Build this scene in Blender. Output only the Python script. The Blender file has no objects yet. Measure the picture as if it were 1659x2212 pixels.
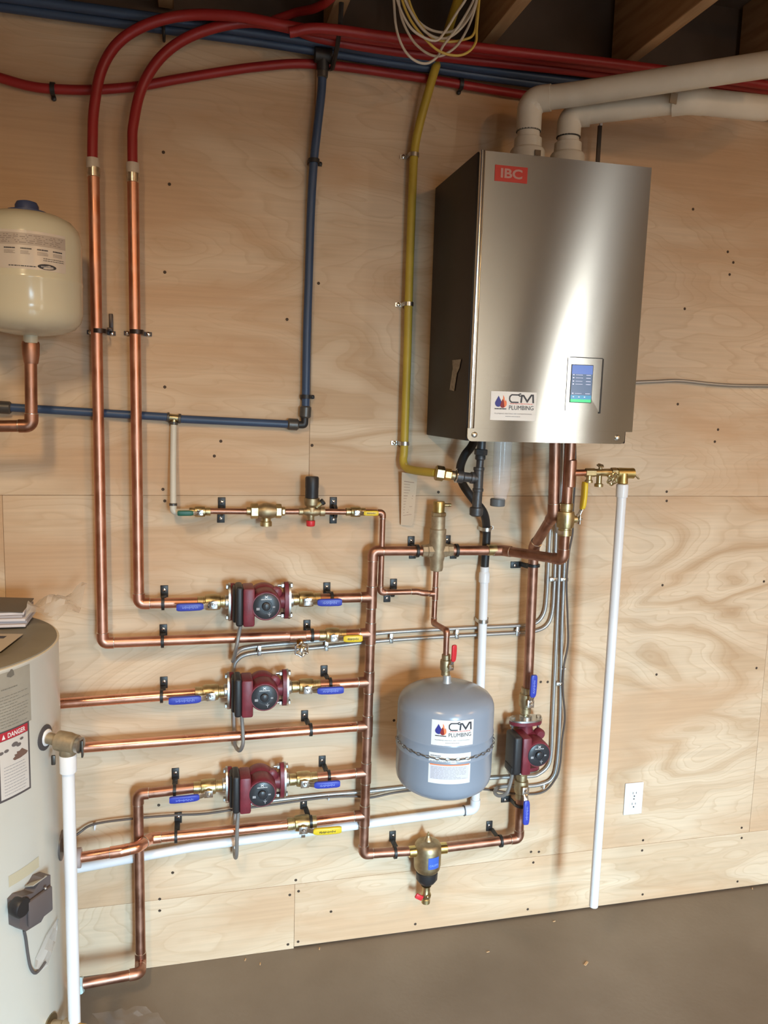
import bpy, bmesh, math, random
from mathutils import Vector, Matrix

random.seed(7)
SC = bpy.context.scene
COL = SC.collection
PI = math.pi

# ------------------------------------------------------------------ camera
CAM_D, CAM_H, FPX = 2.29, 1.70, 1718.79
RT = Vector((0.97124131, -0.23632494, 0.02899732))
UP = Vector((0.00332916, 0.13525493, 0.99080524))
FW = Vector((0.23807402, 0.96221444, -0.13215194))
CAM = Vector((0, -CAM_D, CAM_H))
cd = bpy.data.cameras.new('camera')
cam = bpy.data.objects.new('camera', cd)
COL.objects.link(cam)
mm = Matrix((RT, UP, -FW)).transposed().to_4x4()
mm.translation = CAM
cam.matrix_world = mm
cd.sensor_fit = 'VERTICAL'
cd.sensor_height = 36.0
cd.lens = FPX / 2212 * 36.0
cd.clip_start = 0.05
SC.camera = cam

# ------------------------------------------------------------------ world, lights, exposure
SC.view_settings.view_transform = 'Standard'
SC.view_settings.look = 'None'
SC.view_settings.gamma = 1
SC.view_settings.use_curve_mapping = False
SC.view_settings.exposure = 0.05

wd = bpy.data.worlds.new('overcast_sky')
SC.world = wd
wd.use_nodes = True
wn = wd.node_tree.nodes
wn['Background'].inputs[0].default_value = (0.75, 0.85, 1.0, 1)
wn['Background'].inputs[1].default_value = 1.0


def area(name, loc, target, sx, sy, power, color, spread=180):
    l = bpy.data.lights.new(name, 'AREA')
    l.shape = 'RECTANGLE'
    l.size, l.size_y = sx, sy
    l.energy = power
    l.color = color
    l.spread = math.radians(spread)
    o = bpy.data.objects.new(name, l)
    COL.objects.link(o)
    o.location = loc
    d = Vector(target) - Vector(loc)
    o.rotation_euler = d.to_track_quat('-Z', 'Y').to_euler()
    return o


# daylight through the door opening behind the camera (seen as a tall pale patch in the tanks)
area('daylight_in_door_opening', (1.05, -5.93, 1.10), (1.05, 0, -1.5), 0.75, 1.6, 108, (0.52, 0.80, 1.0), 66)
# daylight through the narrow window to the right behind the camera
area('daylight_in_window', (3.62, -5.96, 1.25), (2.4, 0, 0.9), 0.11, 1.7, 15.0, (1.0, 0.97, 0.86))
area('daylight_in_window_gap', (3.86, -5.96, 1.25), (2.4, 0, 0.9), 0.016, 1.7, 1.2, (1.0, 0.95, 0.80))
area('added_rear_fill', (2.0, -5.2, 2.55), (2.3, -5.5, 0), 0.12, 0.9, 85, (1.0, 0.93, 0.80))  # added fill: brightens the room's rear so the steel boiler front reflects lighter
# two shop lamps under the joists
area('lamp_left', (-0.42, -1.85, 2.55), (-0.42, -1.45, 0), 0.12, 0.5, 23, (1.0, 0.72, 0.41), 156)
area('lamp_right', (1.30, -3.3, 2.55), (1.30, -2.9, 0), 0.12, 0.8, 40, (1.0, 0.53, 0.20))
area('lamp_far_right', (2.9, -2.2, 2.55), (2.9, -1.9, 0), 0.12, 0.8, 27, (1.0, 0.56, 0.20))

# ------------------------------------------------------------------ helpers


def P(px, py, off=0.0):
    """point at distance off in front of the plywood wall, seen at photo position px, py"""
    d = FW + RT * ((px - 829.5) / FPX) - UP * ((py - 1106) / FPX)
    t = (CAM_D - off) / d.y
    return CAM + d * t


def V(*a):
    return Vector(a)


X, Y, Z = V(1, 0, 0), V(0, 1, 0), V(0, 0, 1)


def fillet(pts, R, n=6):
    pts = [Vector(p) for p in pts]
    if R <= 0 or len(pts) < 3:
        return pts
    out = [pts[0]]
    for i in range(1, len(pts) - 1):
        a, b, c = pts[i - 1], pts[i], pts[i + 1]
        u, v = (a - b), (c - b)
        lu, lv = u.length, v.length
        if lu < 1e-6 or lv < 1e-6:
            continue
        u.normalize(); v.normalize()
        ang = u.angle(v)
        if ang > PI - 0.02:
            out.append(b)
            continue
        tl = min(R / math.tan(ang / 2), lu * 0.49, lv * 0.49)
        r = tl * math.tan(ang / 2)
        bis = (u + v).normalized()
        cen = b + bis * (r / math.sin(ang / 2))
        p0, p1 = b + u * tl, b + v * tl
        a0, a1 = p0 - cen, p1 - cen
        tot = a0.angle(a1)
        axis = a0.cross(a1).normalized()
        for k in range(n + 1):
            out.append(cen + (Matrix.Rotation(tot * k / n, 3, axis) @ a0))
    out.append(pts[-1])
    return out


def spline(pts, n=8):
    """Catmull-Rom through pts"""
    pts = [Vector(p) for p in pts]
    P0 = [pts[0] * 2 - pts[1]] + pts + [pts[-1] * 2 - pts[-2]]
    out = []
    for i in range(1, len(P0) - 2):
        a, b, c, d = P0[i - 1:i + 3]
        for k in range(n):
            t = k / n
            out.append(0.5 * ((2 * b) + (c - a) * t + (2 * a - 5 * b + 4 * c - d) * t * t + (3 * b - a - 3 * c + d) * t ** 3))
    out.append(pts[-1])
    return out


class G:
    def __init__(s):
        s.v, s.f = [], []

    def add(s, vs, fs):
        n = len(s.v)
        s.v += [Vector(p) for p in vs]
        s.f += [tuple(i + n for i in f) for f in fs]
        return s

    def merge(s, g, M=None):
        return s.add([(M @ p if M else p) for p in g.v], g.f)

    def tube(s, path, r, seg=14, caps=True, R=0.0, closed=False, nf=6):
        path = fillet(path, R, nf)
        q = [path[0]]
        for p in path[1:]:
            if (p - q[-1]).length > 1e-5:
                q.append(p)
        path = q
        n = len(path)
        rr = r if callable(r) else (lambda i: r)
        tans = []
        for i in range(n):
            if closed:
                t = path[(i + 1) % n] - path[i - 1]
            else:
                t = path[min(i + 1, n - 1)] - path[max(i - 1, 0)]
            tans.append(t.normalized())
        ref = Z if abs(tans[0].z) < 0.9 else X
        nrm = tans[0].cross(ref).normalized()
        vs, fs = [], []
        for i in range(n):
            if i:
                ax = tans[i - 1].cross(tans[i])
                if ax.length > 1e-8:
                    nrm = Matrix.Rotation(tans[i - 1].angle(tans[i]), 3, ax.normalized()) @ nrm
                nrm = (nrm - tans[i] * nrm.dot(tans[i])).normalized()
            b = tans[i].cross(nrm)
            for k in range(seg):
                a = 2 * PI * k / seg
                vs.append(path[i] + (nrm * math.cos(a) + b * math.sin(a)) * rr(i))
        m = n if closed else n - 1
        for i in range(m):
            for k in range(seg):
                k2 = (k + 1) % seg
                j = (i + 1) % n
                fs.append((i * seg + k, i * seg + k2, j * seg + k2, j * seg + k))
        if caps and not closed:
            fs.append(tuple(range(seg))[::-1])
            fs.append(tuple((n - 1) * seg + k for k in range(seg)))
        return s.add(vs, fs)

    def lathe(s, prof, o=(0, 0, 0), axis=Z, seg=24, phase=0.0, caps=True):
        """prof: list of (radius, distance along axis)"""
        axis = Vector(axis).normalized()
        ref = X if abs(axis.x) < 0.9 else Y
        u = (ref - axis * ref.dot(axis)).normalized()
        w = axis.cross(u)
        o = Vector(o)
        vs, fs = [], []
        for r, h in prof:
            for k in range(seg):
                a = 2 * PI * k / seg + phase
                vs.append(o + axis * h + (u * math.cos(a) + w * math.sin(a)) * max(r, 1e-5))
        for i in range(len(prof) - 1):
            for k in range(seg):
                k2 = (k + 1) % seg
                fs.append((i * seg + k, i * seg + k2, (i + 1) * seg + k2, (i + 1) * seg + k))
        if caps:
            fs.append(tuple(range(seg))[::-1])
            fs.append(tuple((len(prof) - 1) * seg + k for k in range(seg)))
        return s.add(vs, fs)

    def cyl(s, a, b, r, seg=20, ch=0.0, r2=None):
        a, b = Vector(a), Vector(b)
        L = (b - a).length
        r2 = r if r2 is None else r2
        if ch > 0:
            pr = [(r - ch, 0), (r, ch), (r2, L - ch), (r2 - ch, L)]
        else:
            pr = [(r, 0), (r2, L)]
        return s.lathe(pr, a, (b - a), seg)

    def hexn(s, a, b, r, ch=0.0015):
        a, b = Vector(a), Vector(b)
        L = (b - a).length
        return s.lathe([(r - ch, 0), (r, ch), (r, L - ch), (r - ch, L)], a, (b - a), 6, PI / 6)

    def box(s, c, d, bev=0.0, M=None, seg=2):
        bm = bmesh.new()
        bmesh.ops.create_cube(bm, size=1.0)
        for v in bm.verts:
            v.co = Vector((v.co.x * d[0], v.co.y * d[1], v.co.z * d[2]))
        if bev > 0:
            bmesh.ops.bevel(bm, geom=bm.edges[:], offset=bev, segments=seg, affect='EDGES', profile=0.5)
        bm.verts.index_update()
        T = Matrix.Translation(Vector(c))
        if M:
            T = T @ M.to_4x4()
        s.add([T @ v.co for v in bm.verts], [tuple(v.index for v in f.verts) for f in bm.faces])
        bm.free()
        return s

    def prism(s, poly, o, u, v, n, th, bev=0):
        """extrude 2D polygon (list of (a,b)) in plane u,v by th along n"""
        o, u, v, n = Vector(o), Vector(u), Vector(v), Vector(n)
        k = len(poly)
        a = [o + u * p[0] + v * p[1] for p in poly]
        b = [p + n * th for p in a]
        fs = [tuple(range(k))[::-1], tuple(range(k, 2 * k))]
        for i in range(k):
            j = (i + 1) % k
            fs.append((i, j, k + j, k + i))
        return s.add(a + b, fs)

    def torus(s, c, axis, R, r, seg=28, rs=8, a0=0, a1=2 * PI):
        axis = Vector(axis).normalized()
        ref = Z if abs(axis.z) < 0.9 else X
        u = (ref - axis * ref.dot(axis)).normalized()
        w = axis.cross(u)
        full = abs(a1 - a0) > 2 * PI - 1e-3
        n = seg if full else seg + 1
        pts = [Vector(c) + (u * math.cos(a0 + (a1 - a0) * k / seg) + w * math.sin(a0 + (a1 - a0) * k / seg)) * R for k in range(n)]
        return s.tube(pts, r, rs, closed=full)

    def ball(s, c, r, seg=16, sq=(1, 1, 1)):
        n = seg // 2
        pr = [(r * math.sin(PI * i / n), -r * math.cos(PI * i / n)) for i in range(n + 1)]
        g = G().lathe(pr, (0, 0, 0), Z, seg, caps=False)
        c = Vector(c)
        return s.add([c + V(p.x * sq[0], p.y * sq[1], p.z * sq[2]) for p in g.v], g.f)

    def mapped(s, fn):
        s.v = [fn(p) for p in s.v]
        return s


ORIG = {}
MESHC = {}


def mesh(name, g, mat, off=None, sharp=38):
    me = bpy.data.meshes.new(name)
    vs = [p - off for p in g.v] if off is not None else g.v
    me.from_pydata([tuple(p) for p in vs], [], g.f)
    me.update()
    for p in me.polygons:
        p.use_smooth = True
    me.set_sharp_from_angle(angle=math.radians(sharp))
    me.materials.append(mat)
    return me


def tag(o, label=None, cat=None, group=None, kind=None):
    if label:
        o['label'] = label
    if cat:
        o['category'] = cat
    if group:
        o['group'] = group
    if kind:
        o['kind'] = kind
    return o


def thing(name, label, cat, loc=(0, 0, 0), group=None, M=None, kind=None):
    o = bpy.data.objects.new(name, None)
    COL.objects.link(o)
    o.empty_display_size = 0.02
    if M is not None:
        o.matrix_world = M
        ORIG[o.name] = Vector((0, 0, 0))
    else:
        o.location = loc
        ORIG[o.name] = Vector(loc)
    return tag(o, label, cat, group, kind)


def part(name, g, mat, parent, label=None, kind=None, cache=None, sharp=38):
    off = ORIG[parent.name]
    if cache and cache in MESHC:
        me = MESHC[cache]
    else:
        me = mesh(name, g() if callable(g) else g, mat, off, sharp)
        if cache:
            MESHC[cache] = me
    o = bpy.data.objects.new(name, me)
    COL.objects.link(o)
    o.parent = parent
    ORIG[o.name] = off
    return tag(o, label, None, None, kind)


def solo(name, g, mat, label, cat, group=None, kind=None, sharp=38):
    lo = Vector((min(p.x for p in g.v), min(p.y for p in g.v), min(p.z for p in g.v)))
    hi = Vector((max(p.x for p in g.v), max(p.y for p in g.v), max(p.z for p in g.v)))
    off = V((lo.x + hi.x) / 2, (lo.y + hi.y) / 2, lo.z)
    o = bpy.data.objects.new(name, mesh(name, g, mat, off, sharp))
    COL.objects.link(o)
    o.location = off
    ORIG[o.name] = off
    return tag(o, label, cat, group, kind)


# ------------------------------------------------------------------ materials


def M_(name, col, rough=0.5, metal=0.0, nz=0.0, nscale=30, col2=None, bump=0.0, bscale=200, coat=0.0, trans=0.0,
       alpha=1.0, rvar=0.0, emit=None, estr=0.0, ior=1.45, stretch=None, spec=0.5):
    m = bpy.data.materials.new(name)
    m.use_nodes = True
    nt = m.node_tree
    b = nt.nodes['Principled BSDF']
    b.inputs['Base Color'].default_value = (*col, 1)
    b.inputs['Roughness'].default_value = rough
    b.inputs['Metallic'].default_value = metal
    b.inputs['IOR'].default_value = ior
    b.inputs['Specular IOR Level'].default_value = spec
    if coat:
        b.inputs['Coat Weight'].default_value = coat
        b.inputs['Coat Roughness'].default_value = 0.08
    if trans:
        b.inputs['Transmission Weight'].default_value = trans
    if alpha < 1:
        b.inputs['Alpha'].default_value = alpha
    if emit:
        b.inputs['Emission Color'].default_value = (*emit, 1)
        b.inputs['Emission Strength'].default_value = estr
    tc = nt.nodes.new('ShaderNodeNewGeometry')
    src = tc.outputs['Position']
    if stretch:
        mp = nt.nodes.new('ShaderNodeMapping')
        mp.inputs['Scale'].default_value = stretch
        nt.links.new(src, mp.inputs[0])
        src = mp.outputs[0]
    if nz or col2 or rvar:
        n = nt.nodes.new('ShaderNodeTexNoise')
        n.inputs['Scale'].default_value = nscale
        n.inputs['Detail'].default_value = 4
        nt.links.new(src, n.inputs['Vector'])
        if nz or col2:
            r = nt.nodes.new('ShaderNodeValToRGB')
            c2 = col2 or tuple(c * (1 - nz) for c in col)
            r.color_ramp.elements[0].position = 0.35
            r.color_ramp.elements[1].position = 0.65
            r.color_ramp.elements[0].color = (*c2, 1)
            r.color_ramp.elements[1].color = (*col, 1)
            nt.links.new(n.outputs['Fac'], r.inputs[0])
            nt.links.new(r.outputs[0], b.inputs['Base Color'])
        if rvar:
            mr = nt.nodes.new('ShaderNodeMapRange')
            mr.inputs['From Min'].default_value = 0.3
            mr.inputs['From Max'].default_value = 0.7
            mr.inputs['To Min'].default_value = max(0.02, rough - rvar)
            mr.inputs['To Max'].default_value = min(1, rough + rvar)
            nt.links.new(n.outputs['Fac'], mr.inputs[0])
            nt.links.new(mr.outputs[0], b.inputs['Roughness'])
    if bump:
        n2 = nt.nodes.new('ShaderNodeTexNoise')
        n2.inputs['Scale'].default_value = bscale
        n2.inputs['Detail'].default_value = 3
        nt.links.new(src, n2.inputs['Vector'])
        bp = nt.nodes.new('ShaderNodeBump')
        bp.inputs['Strength'].default_value = bump
        bp.inputs['Distance'].default_value = 0.002
        nt.links.new(n2.outputs['Fac'], bp.inputs['Height'])
        nt.links.new(bp.outputs[0], b.inputs['Normal'])
    return m


copper = M_('copper', (0.64, 0.34, 0.25), 0.42, 1.0, nscale=22, col2=(0.52, 0.24, 0.16), rvar=0.08)
copper_old = M_('copper_oxidised', (0.46, 0.25, 0.18), 0.44, 1.0, nscale=26, col2=(0.32, 0.165, 0.115), rvar=0.1)
copper_new = M_('copper_bright', (0.88, 0.46, 0.33), 0.30, 1.0, nscale=18, col2=(0.74, 0.36, 0.25), rvar=0.06)
solder = M_('solder', (0.78, 0.72, 0.64), 0.28, 1.0, nz=0.3, nscale=90)
brass = M_('brass', (0.58, 0.47, 0.26), 0.40, 1.0, nz=0.3, nscale=50, rvar=0.1)
brass_dull = M_('brass_dull', (0.50, 0.40, 0.25), 0.5, 1.0, nz=0.25, nscale=60)
brass_cast = M_('brass_cast', (0.46, 0.37, 0.25), 0.55, 0.75, nz=0.2, nscale=80, bump=0.2, bscale=500)
bronze_vent = M_('brass_rough', (0.55, 0.42, 0.17), 0.42, 1.0, nz=0.2, nscale=60)
steel = M_('zinc_steel', (0.62, 0.62, 0.60), 0.35, 1.0, nz=0.2, nscale=80)
chrome = M_('chrome', (0.80, 0.82, 0.84), 0.16, 1.0)
armour = M_('cable_armour', (0.42, 0.41, 0.40), 0.45, 0.7)
pump_red = M_('pump_red_paint', (0.19, 0.026, 0.040), 0.42, 0.0, nz=0.25, nscale=40, bump=0.15, bscale=400)
black_pl = M_('black_plastic', (0.022, 0.021, 0.023), 0.45, bump=0.1, bscale=600)
black_metal = M_('black_hanger_steel', (0.02, 0.019, 0.019), 0.42)
iron = M_('black_iron', (0.10, 0.10, 0.105), 0.45, 0.6, nz=0.3, nscale=70, bump=0.2, bscale=300)
rubber = M_('black_rubber', (0.018, 0.017, 0.018), 0.5)
pex_red = M_('pex_red', (0.33, 0.022, 0.024), 0.4, nz=0.15, nscale=8)
pex_blue = M_('pex_blue', (0.045, 0.080, 0.16), 0.4, nz=0.15, nscale=8)
pex_white = M_('pex_white', (0.62, 0.60, 0.53), 0.35)
gas_yellow = M_('gas_yellow_jacket', (0.52, 0.38, 0.05), 0.45, nz=0.15, nscale=12)
pvc = M_('pvc_white', (0.78, 0.79, 0.82), 0.3, nz=0.05, nscale=6)
pvc_dirty = M_('pvc_vent', (0.70, 0.66, 0.58), 0.4, nz=0.12, nscale=9)
grip_blue = M_('grip_blue', (0.035, 0.055, 0.40), 0.4)
grip_yellow = M_('grip_yellow', (0.72, 0.52, 0.03), 0.4)
grip_red = M_('grip_red', (0.60, 0.03, 0.04), 0.4)
grip_green = M_('grip_green', (0.01, 0.10, 0.065), 0.4)
ink_blue = M_('ink_pale_blue', (0.25, 0.32, 0.75), 0.5)
ink_dark = M_('ink_dark', (0.035, 0.035, 0.045), 0.5)
ink_grey = M_('ink_grey', (0.32, 0.32, 0.34), 0.6)
ink_red = M_('ink_red', (0.72, 0.07, 0.03), 0.5)
ink_orange = M_('ink_orange', (0.85, 0.22, 0.08), 0.5)
ink_navy = M_('ink_navy', (0.035, 0.04, 0.26), 0.5)
ink_white = M_('ink_white', (0.8, 0.8, 0.8), 0.5)
paper = M_('sticker_white', (0.78, 0.78, 0.77), 0.35)
paper_grey = M_('label_grey', (0.36, 0.34, 0.29), 0.5, nz=0.1, nscale=20)
paper_lilac = M_('label_lilac', (0.60, 0.60, 0.68), 0.5)
paper_tag = M_('tag_paper', (0.55, 0.42, 0.30), 0.7)
tank_grey = M_('tank_grey_paint', (0.27, 0.315, 0.39), 0.24, nz=0.05, nscale=5)
tank_white = M_('tank_cream_paint', (0.60, 0.57, 0.45), 0.16, nz=0.05, nscale=5)
cap_blue = M_('cap_blue', (0.05, 0.07, 0.17), 0.5)
heater_skin = M_('heater_enamel', (0.70, 0.665, 0.585), 0.32, nz=0.05, nscale=4)
heater_top = M_('heater_grey_lid', (0.24, 0.225, 0.19), 0.55, nz=0.08, nscale=15)
cabinet = M_('cabinet_black_paint', (0.022, 0.016, 0.015), 0.5)
panel_grey = M_('panel_shadow_gap', (0.03, 0.03, 0.03), 0.6)
box_grey = M_('thermostat_box', (0.12, 0.10, 0.10), 0.5)
clear_pl = M_('clear_plastic', (0.80, 0.78, 0.80), 0.12, alpha=0.28)
clear_bag = M_('plastic_bag_film', (0.72, 0.68, 0.64), 0.22, alpha=0.50, bump=0.6, bscale=60)
wire_brown = M_('thermostat_wire_brown', (0.10, 0.07, 0.055), 0.5)
wire_white = M_('wire_white_jacket', (0.62, 0.58, 0.52), 0.4)
wire_yellow = M_('wire_yellow_jacket', (0.62, 0.45, 0.10), 0.4)
outlet_mat = M_('outlet_white', (0.80, 0.82, 0.84), 0.3)
joist_mat = M_('joist_spruce', (0.55, 0.36, 0.20), 0.7, nscale=7, col2=(0.42, 0.26, 0.14), stretch=(6, 0.6, 6))
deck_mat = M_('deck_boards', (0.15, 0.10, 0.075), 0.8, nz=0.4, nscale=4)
chip_mat = M_('wood_chip', (0.55, 0.36, 0.2), 0.7)
badge_red = M_('badge_red', (0.45, 0.03, 0.03), 0.35)
badge_dim = M_('badge_letter', (0.45, 0.25, 0.24), 0.3)
screen_dark = M_('screen', (0.05, 0.07, 0.12), 0.15, emit=(0.10, 0.15, 0.24), estr=1.0)
screen_blue = M_('screen_blue', (0.06, 0.12, 0.35), 0.15, emit=(0.12, 0.18, 0.42), estr=1.0)
screen_teal = M_('screen_teal', (0.04, 0.2, 0.3), 0.15, emit=(0.07, 0.22, 0.38), estr=1.0)
screen_green = M_('screen_green', (0.03, 0.4, 0.15), 0.15, emit=(0.07, 0.50, 0.22), estr=1.0)
screen_ink = M_('screen_ink', (0.6, 0.6, 0.7), 0.2, emit=(0.42, 0.46, 0.60), estr=1.0)


def make_steel():
    m = bpy.data.materials.new('brushed_stainless')
    m.use_nodes = True
    nt = m.node_tree
    b = nt.nodes['Principled BSDF']
    b.inputs['Base Color'].default_value = (0.60, 0.58, 0.54, 1)
    b.inputs['Metallic'].default_value = 1
    b.inputs['Roughness'].default_value = 0.17
    b.inputs['Anisotropic'].default_value = 1.0
    c = nt.nodes.new('ShaderNodeCombineXYZ')
    c.inputs[2].default_value = 1
    nt.links.new(c.outputs[0], b.inputs['Tangent'])
    g = nt.nodes.new('ShaderNodeNewGeometry')
    mp = nt.nodes.new('ShaderNodeMapping')
    mp.inputs['Scale'].default_value = (3, 3, 1500)
    n = nt.nodes.new('ShaderNodeTexNoise')
    n.inputs['Scale'].default_value = 1.0
    n.inputs['Detail'].default_value = 2
    nt.links.new(g.outputs['Position'], mp.inputs[0])
    nt.links.new(mp.outputs[0], n.inputs['Vector'])
    r = nt.nodes.new('ShaderNodeValToRGB')
    r.color_ramp.elements[0].color = (0.66, 0.67, 0.66, 1)
    r.color_ramp.elements[1].color = (0.72, 0.73, 0.72, 1)
    nt.links.new(n.outputs['Fac'], r.inputs[0])
    nt.links.new(r.outputs[0], b.inputs['Base Color'])
    return m


stainless = make_steel()


def make_ply():
    m = bpy.data.materials.new('rotary_cut_plywood')
    m.use_nodes = True
    nt = m.node_tree
    N = nt.nodes.new
    L = nt.links.new
    b = nt.nodes['Principled BSDF']
    b.inputs['Roughness'].default_value = 0.62
    b.inputs['Specular IOR Level'].default_value = 0.3
    g = N('ShaderNodeNewGeometry')
    oi = N('ShaderNodeObjectInfo')
    mul = N('ShaderNodeVectorMath'); mul.operation = 'SCALE'
    cx = N('ShaderNodeCombineXYZ')
    L(oi.outputs['Random'], cx.inputs[0]); L(oi.outputs['Random'], cx.inputs[1]); L(oi.outputs['Random'], cx.inputs[2])
    L(cx.outputs[0], mul.inputs[0]); mul.inputs['Scale'].default_value = 37
    add = N('ShaderNodeVectorMath'); add.operation = 'ADD'
    L(g.outputs['Position'], add.inputs[0]); L(mul.outputs[0], add.inputs[1])

    def mapn(scale, ns, det, dist=0.0, rough=0.5):
        mp = N('ShaderNodeMapping'); mp.inputs['Scale'].default_value = scale
        L(add.outputs[0], mp.inputs[0])
        n = N('ShaderNodeTexNoise')
        n.inputs['Scale'].default_value = ns; n.inputs['Detail'].default_value = det
        n.inputs['Distortion'].default_value = dist; n.inputs['Roughness'].default_value = rough
        L(mp.outputs[0], n.inputs['Vector'])
        return n.outputs['Fac']

    def math_(op, a, bb=None):
        k = N('ShaderNodeMath'); k.operation = op
        if hasattr(a, 'links'):
            L(a, k.inputs[0])
        else:
            k.inputs[0].default_value = a
        if bb is not None:
            if hasattr(bb, 'links'):
                L(bb, k.inputs[1])
            else:
                k.inputs[1].default_value = bb
        return k.outputs[0]

    def ramp(f, stops):
        r = N('ShaderNodeValToRGB')
        while len(r.color_ramp.elements) < len(stops):
            r.color_ramp.elements.new(0.5)
        for e, (p, c) in zip(r.color_ramp.elements, stops):
            e.position = p; e.color = (c, c, c, 1)
        L(f, r.inputs[0])
        return r.outputs[0]

    n1 = mapn((0.62, 1, 2.2), 1.3, 3.5, 0.4, 0.45)        # growth-ring height field
    bands = math_('FRACT', math_('MULTIPLY', n1, 9.0))
    flame = ramp(bands, [(0.0, 0.75), (0.22, 0.15), (0.55, 0.0), (0.80, 0.45), (1.0, 0.85)])
    fine = math_('FRACT', math_('MULTIPLY', n1, 46.0))
    fine = ramp(fine, [(0.0, 0.0), (0.7, 0.15), (0.93, 1.0), (1.0, 0.0)])
    fib = mapn((3, 1, 110), 1.0, 3)
    blot = mapn((0.55, 1, 1.7), 2.0, 5, 0.5)
    amp = ramp(mapn((0.6, 1, 0.9), 1.1, 2), [(0.38, 0.25), (0.62, 1.0)])
    f1 = math_('MULTIPLY', flame, amp)
    mix1 = N('ShaderNodeMix'); mix1.data_type = 'RGBA'
    mix1.inputs['A'].default_value = (0.71, 0.555, 0.395, 1)
    mix1.inputs['B'].default_value = (0.47, 0.29, 0.155, 1)
    L(math_('MULTIPLY', f1, 0.95), mix1.inputs['Factor'])
    mix2 = N('ShaderNodeMix'); mix2.data_type = 'RGBA'
    L(mix1.outputs['Result'], mix2.inputs['A'])
    mix2.inputs['B'].default_value = (0.47, 0.30, 0.165, 1)
    L(math_('MULTIPLY', fine, 0.32), mix2.inputs['Factor'])
    mix3 = N('ShaderNodeMix'); mix3.data_type = 'RGBA'
    L(mix2.outputs['Result'], mix3.inputs['A'])
    mix3.inputs['B'].default_value = (0.585, 0.385, 0.235, 1)
    L(ramp(blot, [(0.44, 0.0), (0.62, 0.95)]), mix3.inputs['Factor'])
    mix4 = N('ShaderNodeMix'); mix4.data_type = 'RGBA'; mix4.blend_type = 'MULTIPLY'
    L(mix3.outputs['Result'], mix4.inputs['A'])
    L(ramp(fib, [(0.3, 0.90), (0.7, 1.0)]), mix4.inputs['B'])
    mix4.inputs['Factor'].default_value = 1
    L(mix4.outputs['Result'], b.inputs['Base Color'])
    bp = N('ShaderNodeBump'); bp.inputs['Strength'].default_value = 0.12; bp.inputs['Distance'].default_value = 0.002
    L(fib, bp.inputs['Height']); L(bp.outputs[0], b.inputs['Normal'])
    return m


ply = make_ply()


def make_concrete():
    m = bpy.data.materials.new('concrete_floor')
    m.use_nodes = True
    nt = m.node_tree
    N, L = nt.nodes.new, nt.links.new
    b = nt.nodes['Principled BSDF']
    g = N('ShaderNodeNewGeometry')
    n = N('ShaderNodeTexNoise'); n.inputs['Scale'].default_value = 2.2; n.inputs['Detail'].default_value = 6
    L(g.outputs['Position'], n.inputs['Vector'])
    r = N('ShaderNodeValToRGB')
    r.color_ramp.elements[0].position = 0.3; r.color_ramp.elements[0].color = (0.155, 0.122, 0.090, 1)
    r.color_ramp.elements[1].position = 0.7; r.color_ramp.elements[1].color = (0.225, 0.188, 0.148, 1)
    L(n.outputs['Fac'], r.inputs[0]); L(r.outputs[0], b.inputs['Base Color'])
    b.inputs['Roughness'].default_value = 0.5
    n2 = N('ShaderNodeTexNoise'); n2.inputs['Scale'].default_value = 60; n2.inputs['Detail'].default_value = 5
    L(g.outputs['Position'], n2.inputs['Vector'])
    bp = N('ShaderNodeBump'); bp.inputs['Strength'].default_value = 0.25; bp.inputs['Distance'].default_value = 0.003
    L(n2.outputs['Fac'], bp.inputs['Height']); L(bp.outputs[0], b.inputs['Normal'])
    return m


concrete = make_concrete()
drywall = M_('unfinished_wall', (0.46, 0.40, 0.33), 0.8)

# ------------------------------------------------------------------ the room
XL, XR, YF, ZC = -2.4, 4.6, -6.0, 2.94
solo('floor', G().box(((XL + XR) / 2, YF / 2, -0.06), (XR - XL + 0.4, -YF + 0.4, 0.12)), concrete, None, None, kind='structure')
solo('wall_left', G().box((XL - 0.1, YF / 2 - 0.05, ZC / 2), (0.2, -YF + 0.1, ZC)), drywall, None, None, kind='structure')
solo('wall_right', G().box((XR + 0.1, YF / 2 - 0.05, ZC / 2), (0.2, -YF + 0.1, ZC)), drywall, None, None, kind='structure')
wf = G()
DX0, DX1, DZ = 0.62, 1.48, 2.05
WX0, WX1, WZ0, WZ1 = 3.52, 3.98, 0.35, 2.15
for x0, x1, z0, z1 in ((XL, DX0, 0, ZC), (DX0, DX1, DZ, ZC), (DX1, WX0, 0, ZC), (WX0, WX1, 0, WZ0), (WX0, WX1, WZ1, ZC), (WX1, XR, 0, ZC)):
    wf.box(((x0 + x1) / 2, YF - 0.1, (z0 + z1) / 2), (x1 - x0, 0.2, z1 - z0))
solo('wall_front', wf, drywall, None, None, kind='structure')

t = thing('added_door', None, None, (2.55, YF, 0), kind='structure')  # unseen white door, added as a pale area for the steel front to reflect
part('added_door_leaf', G().box((2.55, YF + 0.03, 1.03), (0.86, 0.04, 2.04), 0.004), M_('added_door_white', (0.62, 0.62, 0.60), 0.5), t)
part('added_door_knob', G().ball((2.20, YF + 0.09, 0.98), 0.028), M_('knob_steel', (0.5, 0.5, 0.5), 0.3, 1.0), t)
solo('added_post', G().box((3.13, YF + 0.05, 1.45), (0.11, 0.10, 2.9)), M_('added_post_dark', (0.05, 0.045, 0.04), 0.7), None, None, kind='structure')  # unseen dark post, added to give the steel front a dark reflected stripe

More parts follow.
